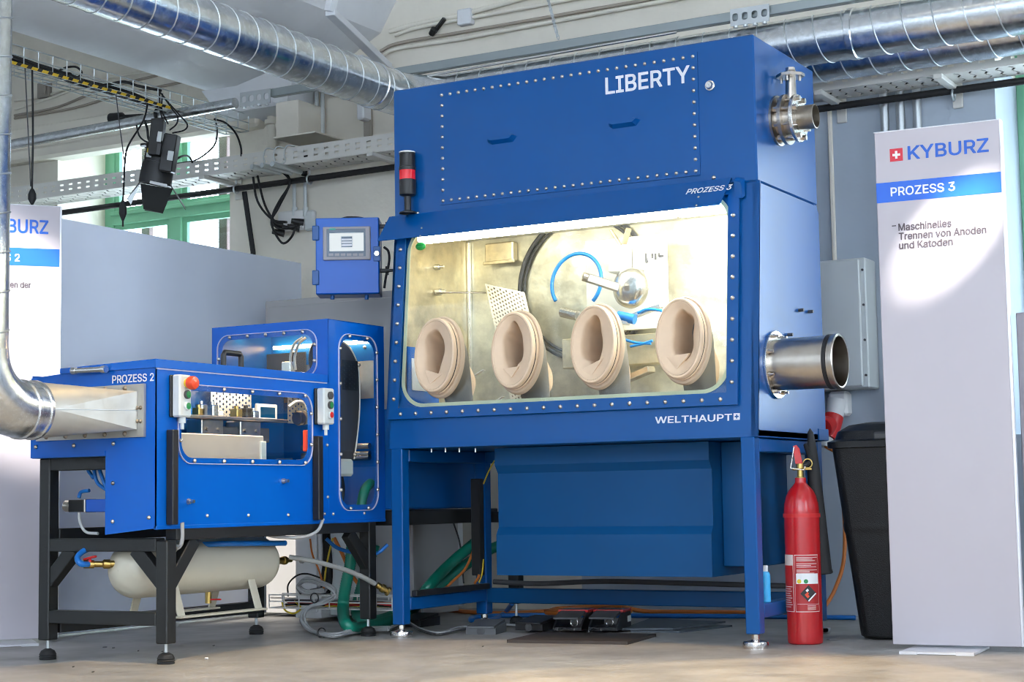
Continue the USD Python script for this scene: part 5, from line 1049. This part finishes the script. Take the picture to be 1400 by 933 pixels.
sd = elab(-100, -33, .128, .352, "label", "label_line", cyl_); elab(-100, -35, .131, .310, "label_ground", "label_red", sd, R_ + .0012)
elab(-24, 50, .238, .278, "white_field", "print_white", main, R_ + .0016)
for k in range(9): elab(-22, (48, 30, 40, 46, 25, 44, 47, 20, 36)[k], .340 - k * .0062 - (k // 3) * .006, .3425 - k * .0062 - (k // 3) * .006, "text_line", "label_line", main, R_ + .0016)
elab(-22, 50, .158, .1595, "text_line", "label_line", main, R_ + .0016)
for k in range(4): elab(10, 38, .152 - k * .005, .154 - k * .005, "text_line", "label_line", main, R_ + .0016)
for k in range(10): elab(-85, -38 - (k * 7 % 11), .225 - k * .0088, .228 - k * .0088, "text_line", "label_line", sd, R_ + .0016)
def on_cyl(ang, z, e): a = math.radians(ang); dv = cf * math.cos(a) + cr_ * math.sin(a); return ec_ + dv * (R_ + e) + Z * z, np.cross(Z, dv), dv
for ang, m in ((-14, "yellow"), (7, "green_button")):
    o, ex, dv = on_cyl(ang, .248, .0022); mb = MB(); mb.plate(sg.Point(0, 0).buffer(.0085), o, ex, Z, .0006); mb.build("sticker", m, main, False)
o, ex, dv = on_cyl(14, .200, .0024); dia = sg.Polygon([(0, -.033), (.033, 0), (0, .033), (-.033, 0)])
mb = MB(); mb.plate(dia, o, ex, Z, .0006); pc = mb.build("pictogram", "black_plastic", main, False)
mb = MB(); mb.plate(sg.Polygon([(.0, -.031), (.031, 0), (.027, .003), (-.003, -.027)]), o + dv * .0008, ex, Z, .0004); mb.plate(sg.Polygon([(-.012, .012), (-.004, .02), (.002, .013), (-.006, .006)]), o + dv * .0008, ex, Z, .0004); mb.build("pictogram_edge", "print_white", pc, False)
mb = MB(); mb.plate(sg.Polygon([(-.016, -.004), (-.004, -.018), (.004, -.010), (-.002, -.004), (.002, .001), (-.004, .007), (-.010, .001), (-.006, -.004), (-.011, .001)]).buffer(0), o + dv * .0008, ex, Z, .0004); mb.build("pictogram_flame", "orange_red", pc, False)

# ---------------------------------------------------------------- black bin, wall cabinet, red socket
bc = V([2.095, .62, 0]); t = thing("waste_bin", "tall black plastic bin with lid behind the right banner", "bin", bc)
b0x, b0y, b1x, b1y, bz = .165, .17, .245, .25, .80
def sqr(hx, hy, z, r, n=6): p = rrect(-hx, -hy, hx, hy, r, n); c = np.array(p.exterior.coords)[:-1]; return np.column_stack([c[:, 0] + bc[0], c[:, 1] + bc[1], np.full(len(c), z)])
lev = [(.0, -.012), (.01, 0), (.42, 0), (.435, .003), (.455, .003), (.47, .0), (.76, 0), (.775, 0)]
mb = MB(); mb.loft([sqr(b0x + (b1x - b0x) * (z / .78) ** 1.0 * .92 + e, b0y + (b1y - b0y) * z / .78 * .92 + e, z + .005, .05) for z, e in lev]); mb.build("body", "bin_plastic", t, 35)
mb = MB(); mb.loft([sqr(b1x - .004, b1y - .004, .772, .06), sqr(b1x + .012, b1y + .012, .775, .07), sqr(b1x + .012, b1y + .012, .800, .07), sqr(b1x - .005, b1y - .005, .808, .07)]); mb.build("rim", "bin_plastic", t, 35)
mb = MB(); mb.loft([sqr(b1x - .012, b1y - .012, .806, .06), sqr(b1x - .024, b1y - .024, .842, .06), sqr(b1x - .06, b1y - .06, .868, .06), sqr(b1x - .12, b1y - .12, .880, .05)]); lid_ = mb.build("lid", "bin_plastic", t, 35)
mb = MB(); mb.box(bc + V([-.05, -b1y - .002, .80]), bc + V([.07, -b1y + .05, .835]), .008); mb.bar(bc + V([-.08, -.15, .858]), bc + V([.06, -.05, .886]), .05, .014); mb.build("lid_catch", "dark_grey_plastic", lid_, False)
t = thing("wall_cabinet", "pale grey electrical cabinet on the back wall right of the glovebox", "electrical cabinet", (1.5, 1.62, 1.4))
a, b = at(1118, 357, v=1.55), at(1188, 530, v=1.55)
mb = MB(); mb.box((a[0] - .25, 1.56, b[2]), (b[0], 1.72, a[2]), .006); mb.build("body", "grey_box", t, False)
mb = MB(); mb.box((a[0] - .24, 1.545, b[2] + .008), (b[0] - .028, 1.562, a[2] - .008), .006); mb.build("door", "grey_box", t, False)
for z in np.linspace(b[2] + .06, a[2] - .06, 4): mb = MB(); mb.cyl((b[0] - .014, 1.56, z), (b[0] - .014, 1.553, z), .006, n=8); mb.build("screw", "dark_grey_plastic", t, 40)
t = thing("power_socket", "white and red three-phase socket on the wall under the electrical cabinet", "socket", at(1145, 560, v=1.72))
c = at(1145, 555, v=1.64)
mb = MB(); mb.box(c + V([-.045, -.01, -.05]), c + V([.05, .08, .07]), .014); mb.cyl(c + V([0, .0, .03]), c + V([-.015, -.02, -.075]), .048, .042, 18); mb.build("housing", "white_enamel", t, 30)
mb = MB(); d = norm(V([-.15, -.35, -.8])); o = c + V([-.012, -.02, -.05]); mb.lathe([(.001, 0), (.046, 0), (.048, .02), (.048, .10), (.043, .11), (.043, .12), (.001, .12)], o, d, 24); pl_ = mb.build("plug", "red_plastic", t, 35)
mb = MB(); mb.lathe([(.001, .03), (.044, .03), (.048, .02), (.048, -.03), (.02, -.04), (.001, -.04)], o + d * .06 + V([-.01, -.045, -.0]), norm(V([-.1, -1, -.25])), 24); mb.build("flap_lid", "red_plastic", pl_, 35)
mb = MB(); mb.cyl(o + d * .115, o + d * .165, .030, .022, 16); mb.build("plug_collar", "grey_box", pl_, 35)
e = o + d * .16
mb = MB(); mb.tube([e, at(1148, 625, v=1.55), at(1150, 660, v=1.52), at(1155, 720, v=1.45), at(1153, 770, v=1.40), at(1142, 805, v=1.35), at(1131, 825, v=1.30), at(1118, 842, v=1.25)], .0095, 10, 6); tag(mb.build("power_cable", "orange_cable", None, 60), "orange power cable hanging from the red socket behind the extinguisher", "cable")
t = thing("spray_bottle", "slim light blue bottle with white cap standing on the right floor rail", "bottle", (1.700, .035, .172))
c = V([1.700, .035, .172])
mb = MB(); mb.lathe([(.001, 0), (.017, 0), (.019, .004), (.019, .10), (.016, .115), (.008, .12)], c, Z, 20); mb.build("bottle_body", "bottle_blue", t, 40)
mb = MB(); mb.lathe([(.010, .118), (.010, .142), (.001, .143)], c, Z, 14); mb.build("cap", "print_white", t, 40)

# ---------------------------------------------------------------- foot pedals, board, mats
def seat(px_, py_): p = at(px_, py_, z=0); p[2] = 0; return p
t = thing("floor_board", "dark brown board on the floor under the foot pedals", "board", seat(790, 876))
A_, B_, C_ = at(693, 877.5, z=.006), at(858, 880, z=.006), at(897, 869, z=.006); D_ = A_ + (C_ - B_)
mb = MB(); mb.hull([q * V([1, 1, 0]) + Z * z for q in (A_, B_, C_, D_) for z in (.0, .013)]); mb.build("board", "board_brown", t, False)
bz = .013
fx, fyv = norm(V([.80, .60, 0])), norm(V([-.60, .80, 0]))
def pedal_flat(name, label, p, group=None, grey=True, h0=.0):
    ex, ey = (norm(V([.97, .24, 0])), norm(V([-.24, .97, 0]))) if grey else (X, Y); p = V(p); p[2] = h0
    t = thing(name, label, "foot pedal", p)
    mb = MB(); mb.hull([p + ex * a + ey * b + Z * z for a in (-.068, .068) for b, z in ((-.085, 0), (.085, 0), (-.085, .026), (.085, .042), (-.08, .030))]); mb.build("base", "pedal_grey" if grey else "black_plastic", t, False)
    mb = MB(); mb.hull([p + ex * a + ey * b + Z * z for a in (-.063, .063) for b, z in ((-.095, .036), (.08, .056), (-.095, .028), (.08, .044))]); mb.build("treadle", "pedal_grey" if grey else "black_plastic", t, False)
    mb = MB(); mb.lathe([(.001, 0), (.018, .0), (.018, .003), (.001, .004)], p - ey * .0865 + Z * .014, -ey, 14); mb.build("spring_cap", "dark_grey_plastic", t, 40)
    return t
pedal_flat("foot_pedal", "leftmost flat grey foot pedal standing alone on the floor", seat(665, 866))
pedal_flat("foot_pedal", "flat black foot pedal on the left end of the brown board", seat(736, 864.5), grey=False, h0=bz)
pedal_flat("foot_pedal", "flat black foot pedal lying behind the left front leg of the glovebox", seat(572, 856), grey=False)
def pedal_red(label, p):
    ex, ey = norm(V([.985, .17, 0])), norm(V([-.17, .985, 0])); p = V(p); p[2] = bz
    t = thing("foot_pedal", label, "foot pedal", p)
    mb = MB()
    for a in (-.066, .058): mb.hull([p + ex * (a + q) + ey * b + Z * z for q in (0, .008) for b, z in ((-.11, 0), (.11, 0), (-.11, .014), (-.03, .074), (.11, .074))])
    mb.hull([p + ex * a + ey * b + Z * z for a in (-.064, .064) for b in (-.105, .11) for z in (0, .012)]); mb.build("housing", "black_plastic", t, False)
    mb = MB(); mb.hull([p + ex * a + ey * b + Z * z for a in (-.068, .068) for b, z in ((-.02, .072), (.112, .072), (-.02, .084), (.112, .084))]); mb.build("cover", "red_paint", t, False, label="red top cover")
    mb = MB(); mb.hull([p + ex * a + ey * b + Z * z for a in (-.056, .056) for b, z in ((-.13, .050), (.02, .074), (-.13, .058), (.02, .088))]); mb.build("treadle", "dark_grey_plastic", t, False)
    mb = MB(); mb.tube([p + ex * .02 - ey * .07 + Z * .032 + .016 * (math.cos(a) * ex + math.sin(a) * Z) for a in np.linspace(0, 2 * PI, 14)[:-1]], .0026, 6, 1, True); mb.build("spring", "stainless_bright", t, 50)
    mb = MB(); mb.bar(p + ex * .068 + ey * .05 + Z * .040, p + ex * .068 + ey * .10 + Z * .040, .026, .003, (1, 0, 0)); mb.build("maker_plate", "grey_box", t, False)
pedal_red("left of the two red-topped black foot pedals on the brown board", seat(786, 864))
pedal_red("right of the two red-topped black foot pedals on the brown board", seat(834, 864))
for k, (l, dz, ps) in enumerate((("lower thin grey floor mat behind the red foot pedals", 0, ((862, 865), (930, 866), (1001, 857.5), (900, 853))), ("upper thin grey floor mat on top of the lower one behind the red pedals", .009, ((850, 865), (920, 864.5), (992, 855), (888, 851))))):
    q = [at(x, y, z=0) for x, y in ps]; mb = MB(); mb.hull([V([p[0], p[1], dz + z]) for p in q for z in (0, .008)]); tag(mb.build("floor_mat", "mat_grey", None, False), l, "mat")

# ---------------------------------------------------------------- hoses and cables on the floor
def run(name, label, cat, pts, r, m, n=10, k=6, kind=None, group=None):
    mb = MB(); mb.tube(pts, r, n, k); return tag(mb.build(name, m, None, 60), label, cat, group, kind)
def F(x, y, r): p = at(x, y, z=r); return V([p[0], min(p[1], 1.66), r])
run("orange_cable", "orange extension cable coiled on the floor behind the rear rail", "cable", [F(600, 822, .011), F(628, 836, .011), F(680, 839, .011), F(745, 836, .011), F(790, 829, .013), F(840, 830, .03), F(862, 835, .03), F(845, 838, .013), F(790, 839, .035), F(747, 838, .035), F(770, 834, .04), F(820, 828, .05), F(845, 829, .04), F(880, 836, .011), F(930, 837, .011), F(1010, 838, .011), F(1080, 841, .011), F(1118, 842, .011)], .011, "orange_cable")
run("blue_hose", "bright blue hose lying along the floor behind the glovebox", "hose", [at(700, 826, v=1.0), F(690, 838, .012), F(672, 848, .011), F(645, 849, .011), F(650, 844, .011), F(690, 842, .011), F(760, 841.5, .011), F(900, 842.5, .011), F(1010, 843, .011), F(1090, 844, .011), F(1170, 845, .011)], .0115, "blue_hose")
def ribbed(name, label, pts, r):
    p = smooth_path(pts, 10); seg = np.r_[0, np.cumsum(np.linalg.norm(np.diff(V(p), axis=0), axis=1))]; s = np.arange(0, seg[-1], .0055)
    P = np.column_stack([np.interp(s, seg, V(p)[:, i]) for i in range(3)]); rr = r * (1 + .045 * np.where(np.arange(len(s)) % 2, 1, -1))
    mb = MB(); mb.tube(list(P), rr, 16); return tag(mb.build(name, "green_hose", None, True), label, "hose")
ribbed("green_hose", "green ribbed suction hose dropping beside the black leg, left one of the pair", [at(482, 735, v=.06), at(479, 770, v=.06), at(473, 800, v=.06), at(469, 832, v=.06), F(474, 855, .05), F(492, 859, .027), F(520, 853, .027), F(560, 838, .05), at(583, 806, v=.50), at(615, 772, v=.70), at(652, 740, v=.85)], .026)
ribbed("green_hose", "green ribbed suction hose bending under the glovebox, right one of the pair", [at(512, 745, v=.30), at(500, 785, v=.28), at(491, 815, v=.26), at(488, 840, v=.24), F(505, 850, .04), F(535, 843, .04), at(568, 822, v=.50), at(600, 800, v=.70), at(660, 757, v=.95), at(700, 740, v=1.0)], .026)
# grey cable bundle
t = thing("cable_bundle", "coiled bundle of grey cables hanging over the wire basket to the floor", "cable bundle", at(440, 800, v=.06))
for k in range(6):
    o = V([0, .006 * (k % 3), .006 * (k // 2)]); j = [RNG.uniform(-1.5, 1.5) for _ in range(30)]
    pts = [at(445 + j[0], 808 + j[1], v=.07), at(418 + j[2], 812, v=.06), at(407 + j[3], 803 + j[4], v=.05), at(420, 795 + j[5], v=.05), at(448 + j[6], 803, v=.045), at(458 + j[7], 815 + j[8], v=.04), at(440, 827 + j[9], v=.035), at(421 + j[10] * 2, 832 + j[11] * 2, v=.02), at(412 + j[12] * 2, 848, v=-.04), F(425 + j[13] * 2, 864 + j[14], .012), F(455, 871 + j[15], .012), F(478, 865 + j[16], .015), F(505, 862 + j[17], .012), F(530, 862 + j[18], .018)]
    mb = MB(); mb.tube([p + o for p in pts], .0052, 7, 6); mb.build("cable", "grey_cable", t, 60)
for q in ((430, 818, .03), (440, 866, None)):
    c = at(q[0], q[1], v=q[2]) if q[2] is not None else F(q[0], q[1], .02); mb = MB(); mb.tube([c + .022 * V([math.cos(a), 0, math.sin(a)]) for a in np.linspace(0, 2 * PI, 12)[:-1]], .003, 6, 1, True); mb.build("cable_tie", "black_plastic", t, 40)
t = thing("cable_bundle", "grey cables running along the floor past the left front glovebox foot", "cable bundle", F(600, 866, .01))
for k in range(5):
    j = [RNG.uniform(-1.2, 1.2) for _ in range(12)]
    pts = [F(530, 861 + j[0], .014), F(556, 852 + j[1], .02), F(575, 862 + j[2], .010), F(600, 866 + j[3] * 1.5, .008), F(625, 861 + j[4] * 1.5, .008), F(650, 858 + j[5], .008), F(690, 855 + j[6], .008), F(718, 857 + j[7], .008)]
    mb = MB(); mb.tube([p + Z * .004 * (k % 2) for p in pts], .0045, 7, 5); mb.build("cable", "grey_cable" if k % 2 else "dark_grey_plastic", t, 60)
run("pedal_cable", "short dark cable between the flat black pedal and the left red-topped pedal", "cable", [F(762, 862, .03), F(772, 859, .02), F(785, 861, .04)], .004, "dark_grey_plastic", 6, 4)
run("pedal_cable", "short dark cable between the two red-topped pedals", "cable", [F(805, 864, .03), F(812, 860, .02), F(822, 862, .04)], .004, "dark_grey_plastic", 6, 4)
# low wire basket with loose wires
t = thing("wire_basket", "white wire basket tray low between the machine legs holding loose wires", "wire basket", at(450, 822, v=.10))
a, b = at(368, 816, v=.09), at(536, 814, v=.09); a[2] = b[2] = at(450, 815, v=.09)[2]; dz = .060; dy = .10
for zz, yy in ((0, 0), (-dz, 0), (-dz * .5, 0), (0, dy), (-dz, dy)): mb = MB(); mb.tube([V([a[0], a[1] + yy, a[2] + zz]), V([b[0], b[1] + yy, b[2] + zz])], .0032, 6); mb.build("long_wire", "wire_white", t, 60)
for x in np.linspace(a[0], b[0], 9): mb = MB(); mb.tube([V([x, a[1], a[2]]), V([x, a[1], a[2] - dz]), V([x, a[1] + dy, a[2] - dz]), V([x, a[1] + dy, a[2]])], .0032, 6); mb.build("cross_wire", "wire_white", t, 60)
for k, (m, zz) in enumerate((("black_rubber", .0), ("red_plastic", .004), ("orange_cable", .01), ("black_rubber", .015), ("yellow", -.003), ("grey_cable", .02))):
    j = RNG.uniform(-.02, .02, 8); mb = MB(); xs = np.linspace(a[0] + .06, b[0] - .01, 6); mb.tube([V([x, a[1] + dy * .5 + j[i], a[2] - dz + .012 + zz + abs(j[i]) * .4]) for i, x in enumerate(xs)], .005, 7, 4); mb.build("loose_wire", m, t, 60)
run("yellow_wire", "yellow-green wire loop hanging below the low wire basket", "wire", [at(385, 822, v=.12), at(390, 835, v=.12), at(402, 839, v=.12), at(411, 832, v=.12), at(403, 822, v=.12)], .0045, "yellow", 8)
run("black_wire", "black wire arching above the wire basket behind the grey bundle", "wire", [at(394, 816, v=.22), at(394, 800, v=.22), at(405, 788, v=.22), at(420, 785, v=.22), at(442, 792, v=.22)], .004, "black_rubber", 8)
run("black_cable", "thick black cable loop resting above the grey cable bundle", "cable", [at(412, 812, v=.13), at(407, 802, v=.13), at(418, 795, v=.13), at(440, 796, v=.13), at(446, 803, v=.14), at(425, 808, v=.13)], .008, "dark_grey_plastic", 8)
t = thing("cable_loom", "thick vertical loom of black cables behind the low wire basket", "cable loom", at(446, 770, v=.3))
for k in range(7):
    j = RNG.uniform(-2, 2, 5); mb = MB(); mb.tube([at(441 + k * 1.6 + j[0], 728, v=.30), at(442 + k * 1.5 + j[1], 760, v=.30), at(442 + k * 1.5 + j[2], 790, v=.30), at(440 + k * 1.6, 812, v=.28)], .007, 7, 4); mb.build("cable", "black_rubber", t, 60)
run("red_wire", "thin red wire hanging in front of the black cable loom", "wire", [at(424, 737, v=.15), at(427, 758, v=.15), at(436, 780, v=.12), at(443, 804, v=.05)], .0045, "orange_cable", 8)
run("yellow_wire", "thin yellow wire hanging beside the black cable loom", "wire", [at(455, 736, v=.2), at(448, 765, v=.2), at(444, 790, v=.2), at(443, 806, v=.2)], .0045, "yellow", 8)
run("orange_cable", "orange cable slanting behind the green hoses", "cable", [at(457, 736, v=.42), at(468, 758, v=.42), at(480, 785, v=.42), at(500, 812, v=.40)], .009, "orange_cable", 8)
run("orange_cable", "orange cable curving between the rear glovebox legs and the floor", "cable", [at(652, 738, v=.75), at(638, 775, v=.75), at(618, 796, v=.75), at(600, 812, v=.70)], .007, "orange_cable", 8)
run("orange_cable", "orange cable hanging behind the blue-grey cabinet under the glovebox", "cable", [at(591, 742, v=1.2), at(592, 765, v=1.2), at(598, 790, v=1.2)], .010, "orange_cable", 8)
run("grey_wire", "thin dark wire hanging down behind the green hoses", "wire", [at(620, 715, v=.9), at(629, 745, v=.9), at(634, 798, v=.9)], .004, "dark_grey_plastic", 8)
a, b = at(395, 762, v=-.42), at(497, 790, v=-.10)
t = thing("drain_hose", "clear grey hose from the air tank ending in a brass coupling", "hose", a)
mb = MB(); mb.tube([a, at(430, 768, v=-.35), at(470, 779, v=-.2), b, at(513, 799, v=-.05)], .011, 10, 6); mb.build("hose", "grey_tube", t, 60)
c, d = at(515, 800, v=-.04), at(532, 810, v=.0); mb = MB(); L_ = np.linalg.norm(d - c); mb.lathe([(.001, 0), (.014, 0), (.014, .02), (.019, .022), (.019, L_ * .6), (.014, L_ * .62), (.014, L_ * .8), (.02, L_ * .82), (.02, L_), (.001, L_)], c, d - c, 14); mb.build("coupling", "brass", t, 40)
run("blue_hose", "thin blue hose sagging between the black frame and the blue leg", "hose", [at(446, 737, v=-.0), at(462, 750, v=.02), at(490, 757, v=.02), at(515, 757, v=.02), at(530, 745, v=.05)], .0085, "blue_hose", 8)
run("pneumatic_line", "grey bundled lines clipped above the rear floor rail of the glovebox", "pipe", [V([.12, .63, .205]), V([.35, .64, .198]), V([.7, .64, .212]), V([1.2, .64, .206]), V([1.63, .64, .200])], .012, "dark_grey_plastic", 10)
# floor litter
mb = MB()
for q in ((143, 886, 8), (155, 887, 5), (127, 920, 4), (100, 913, 3), (222, 892, 3), (189, 891, 2), (292, 884, 4), (660, 885, 3), (1132, 876, 5)):
    p = at(q[0], q[1], z=0); mb.bar(p + V([-q[2] * .0012, 0, .002]), p + V([q[2] * .0012, q[2] * .0005, .003]), .006, .003)
tag(mb.build("floor_litter", "litter_dark", None, False), "small dark crumbs scattered on the concrete floor", "litter", kind="stuff")
mb = MB(); p = at(282, 902, z=0); mb.bar(p + V([-.006, 0, .004]), p + V([.006, .004, .004]), .012, .007); tag(mb.build("paper_scrap", "print_white", None, False), "tiny white scrap on the floor in front of the black frame", "scrap")



# ---------------------------------------------------------------- wire cable basket under the ceiling beam with black cables
t = thing("cable_basket", "wire cable basket with black cables hanging under the ceiling beam", "cable basket", (-2.17, .7, 2.8))
bx0, bx1, bz0, bz1, by0, by1 = -2.26, -2.09, 2.795, 2.895, -1.0, 1.60
for x, z in ((bx0, bz1), (bx0, bz0), (bx0, (bz0 + bz1) / 2), (bx1, bz1), (bx1, (bz0 + bz1) / 2), (bx1, bz0), ((bx0 * 2 + bx1) / 3, bz0), ((bx0 + bx1 * 2) / 3, bz0)): mb = MB(); mb.tube([(x, by0, z), (x, by1, z)], .0035, 6); mb.build("long_wire", "zinc_matt", t, 60)
for y in np.arange(by0, by1 + .01, .10): mb = MB(); mb.tube([(bx0, y, bz1), (bx0, y, bz0), (bx1, y, bz0), (bx1, y, bz1)], .0035, 6); mb.build("cross_wire", "zinc_matt", t, 60)
t = thing("cable_bundle", "black cables lying in the wire cable basket at the top left", "cable bundle", (-2.2, 0, 2.83))
for k in range(9):
    j = RNG.uniform(-.03, .03, 12); ye = (0.75, .9, .55, .3, .8, .5, .2, .95, .6)[k]
    mb = MB(); ys = np.linspace(by0, ye, 7); mb.tube([V([bx1 - .075 + j[i] * 1.2 - .004 * k, y, bz0 + .012 + .008 * (k % 4) + max(0, .05 - .05 * (y + .3)) * .6 + abs(j[i]) * .5]) for i, y in enumerate(ys)], .0085, 7, 4); mb.build("cable", "black_rubber", t, 60)
mb = MB(); mb.tube([at(*q, u=bx1 - .01) for q in ((82, 96), (92, 92), (105, 92), (112, 100), (104, 106), (95, 100))], .006, 7, 5); mb.build("cable_loop", "black_rubber", t, 60)
mb = MB(); mb.tube([at(*q, u=bx1 - .02) for q in ((115, 110), (135, 117), (160, 113), (172, 112), (190, 118), (220, 124))], .008, 7, 5); mb.build("cable", "black_rubber", t, 60)
t = thing("hazard_tape", "yellow and black hazard tape strip along the bottom of the cable basket", "tape", (bx1, .0, bz0))
mb = MB(); mb.box((bx1 + .004, -1.0, bz0 - .004), (bx1 + .006, .90, bz0 + .012), 0); mb.build("tape_strip", "yellow_tape", t, False)
for i in range(26):
    y = -.98 + .072 * i; mb = MB(); mb.hull([V([bx1 + .0062, y + a, bz0 + b]) + V([c, 0, 0]) for a, b in ((.0, -.004), (.030, -.004), (.042, .012), (.012, .012)) for c in (0, .001)]); mb.build("black_stripe", "black_plastic", t, False)

# ---------------------------------------------------------------- stage spotlight hanging from the round rail
S = lambda x, y, dv=0: at(x, y, v=.88 + dv)
t = thing("stage_spotlight", "black stage spotlight with open barn doors hanging from the round rail", "spotlight", S(215, 165))
ax_t, ax_b = S(221, 196), S(212, 252); axd = norm(ax_b - ax_t); side_ = norm(np.cross(axd, V([.49, -.87, 0]))); fro = np.cross(side_, axd)
LB = np.linalg.norm(ax_b - ax_t)
mb = MB(); mb.lathe([(.001, -.02), (.06, -.01), (.080, .01), (.083, LB * .5), (.090, LB * .55), (.092, LB), (.084, LB + .004), (.078, LB - .01)], ax_t, axd, 28); can = mb.build("housing", "black_plastic", t, 40)
mb = MB()
for k in range(4): mb.lathe([(.082, LB * (.16 + k * .1)), (.089, LB * (.165 + k * .1)), (.089, LB * (.185 + k * .1)), (.082, LB * (.19 + k * .1))], ax_t, axd, 28)
mb.build("cooling_rib", "black_plastic", can, 40)
mb = MB(); a = S(222, 167); b = S(218, 216); mb.bar(a - fro * -.085, b - fro * -.10, .075, .07, side_); pb = mb.build("driver_box", "black_steel", t, False)
for (x, y, w_, h_2, m) in ((218, 187, .012, .028, "grey_box"), (204.5, 206, .014, .012, "yellow"), (203.5, 212, .014, .012, "grey_box"), (233, 213, .016, .026, "grey_box"), (217, 204, .010, .03, "dark_grey_plastic")):
    c = S(x, y, -.165 if 208 < x < 225 else -.10); mb = MB(); mb.obox(c, V([side_, axd, fro]), (w_, h_2, .003), .001); mb.build("sticker", m, t, False)
mb = MB(); c = S(232, 210, -.05); mb.obox(c, V([side_, axd, fro]), (.038, .105, .05), .006); mb.build("side_box", "black_plastic", t, False)
mb = MB(); mb.tube([S(209, 196), S(203, 190), S(201, 175), S(195, 157, .1)], .007, 8, 3); mb.tube([S(207, 196), S(198, 193), S(190, 185), S(186, 168, .08)], .005, 8, 3); mb.cyl(S(199, 197, -.03), S(199, 200, -.03), .03, n=12); mb.build("yoke", "black_steel", t, 50)
g = ax_b
def door_(pts, name="barn_door", m="black_steel"): mb = MB(); p = [V(q) for q in pts]; nn = norm(np.cross(p[1] - p[0], p[2] - p[0])) * .003; mb.hull(p + [q + nn for q in p]); mb.build(name, m, t, False)
door_([S(192, 251, -.08), S(236, 258, -.08), S(222, 292, -.12), S(196, 286, -.12)])
door_([S(198, 288, .0), S(222, 292, .0), S(230, 262, .05), S(203, 256, .05)])
door_([S(192, 250, -.07), S(194, 245, .05), S(179, 280, .08), S(174, 272, -.08)], m="dark_grey_plastic")
door_([S(234, 255, -.08), S(232, 250, .05), S(252, 281, .08), S(254, 287, -.06)], m="dark_grey_plastic")
mb = MB(); mb.bar(S(205, 249, -.11), S(228, 254, -.11), .010, .016); mb.build("gel_clip", "print_white", t, False)
mb = MB(); c = at(218, 160, v=RY); mb.tube([V([c[0], RY, c[2] + .01]) + .036 * V([0, math.cos(q), math.sin(q)]) for q in np.linspace(0, 2 * PI, 16)[:-1]], .010, 8, 1, True); mb.bar(V([c[0], RY - .02, c[2] - .02]), a, .035, .02); mb.build("hook_clamp", "black_steel", t, 40)
lines = [(((222, 128), (221, 150), (225, 160), (230, 170)), "spotlight cable, leftmost of the four looping from the basket over the rail"), (((226, 135), (236, 150), (243, 160), (241, 170), (232, 178)), "spotlight cable, second of the four looping from the basket over the rail"), (((230, 140), (246, 158), (256, 170), (252, 178), (236, 182)), "spotlight cable, lowest of the four looping from the basket over the rail"), (((218, 122), (219, 150), (222, 162)), "spotlight cable falling straight from the basket end to the lamp")]
for e, l in lines: run("lamp_cable", l, "cable", [at(*q, v=.90) for q in e], .0045, "black_rubber", 8)
run("lamp_cable", "black cable lying across the basket end and dropping towards the rail", "cable", [at(*q, v=.95) for q in ((165, 112), (195, 118), (214, 123), (222, 130), (235, 147), (247, 152))], .005, "black_rubber", 8)
run("lamp_cable", "black cable curving down from the basket end to the perforated tray", "cable", [at(*q, v=1.40) for q in ((293, 163), (308, 168), (322, 182), (329, 200), (330, 214))], .006, "black_rubber", 8)
run("lamp_cable", "grey and black cable dropping from the basket end in front of the window", "cable", [at(*q, v=1.45) for q in ((294, 162), (297, 180), (292, 200), (270, 218), (252, 222), (240, 224))], .005, "dark_grey_plastic", 8)
run("lamp_cable", "short black cable loop beside the spotlight in front of the window", "cable", [at(236, 222, v=.90), at(248, 214, v=1.1), at(258, 214, v=1.3), at(263, 222, v=1.396)], .006, "black_rubber", 8)
def inline(label, pts, plug, u_):
    t = thing("hanging_cable", label, "cable", at(*pts[0], u=u_)); mb = MB(); mb.tube([at(*q, u=u_) for q in pts], .005, 8, 5); mb.build("cable", "black_rubber", t, 60)
    a, b = at(*plug[0], u=u_), at(*plug[1], u=u_); Lp = np.linalg.norm(b - a); mb = MB(); mb.lathe([(.006, 0), (.012, Lp * .1), (.020, Lp * .35), (.021, Lp * .65), (.013, Lp * .85), (.006, Lp)], a, b - a, 14); mb.build("connector", "black_rubber", t, 40)
inline("black hanging cable with connector behind the left banner top", [(44, 90), (45, 180), (44, 250), (44, 262)], ((44, 258), (44, 280)), -2.12)
inline("black hanging cable with inline connector left of the spotlight", [(202, 141), (196, 165), (176, 198), (171, 220), (169, 260), (168, 278), (168, 310)], ((168, 274), (168, 302)), -2.12)
run("suspension_wire", "thin steel suspension wire beside the left hanging cable", "wire", [at(34, 88, u=-2.13), at(38, 170, u=-2.13), at(42, 255, u=-2.13)], .0032, "dark_grey_plastic", 6, 1)
run("suspension_wire", "thin steel wire from the basket past the spotlight's left side", "wire", [at(158, 125, u=-2.11), at(164, 175, u=-2.11), at(170, 220, u=-2.11)], .003, "dark_grey_plastic", 6, 1)
mb = MB(); c, d = at(150, 162, v=RY + .04), at(176, 160, v=RY + .03); mb.lathe([(.001, 0), (.03, .01), (.03, .10), (.015, .12), (.012, .26), (.001, .26)], c, d - c, 16); tag(mb.build("clamp_handle", "black_rubber", None, 40), "short black handle sticking out behind the round rail", "handle")

t = thing("display_panel", "lavender display panel at the picture's right edge behind the right banner", "panel", at(1394, 800, v=.75) * V([1, 1, 0]))
a, b = at(1388.5, 428, v=.75), at(1392, 800, v=.75)
mb = MB(); mb.box((a[0], .75, .03), (a[0] + .60, .77, a[2]), .003); mb.build("board", "banner_print", t, False)
for x in (a[0] + .08, a[0] + .52): mb = MB(); mb.box((x - .02, .66, 0), (x + .02, .86, .03), .004); mb.build("foot", "banner_edge", t, False)
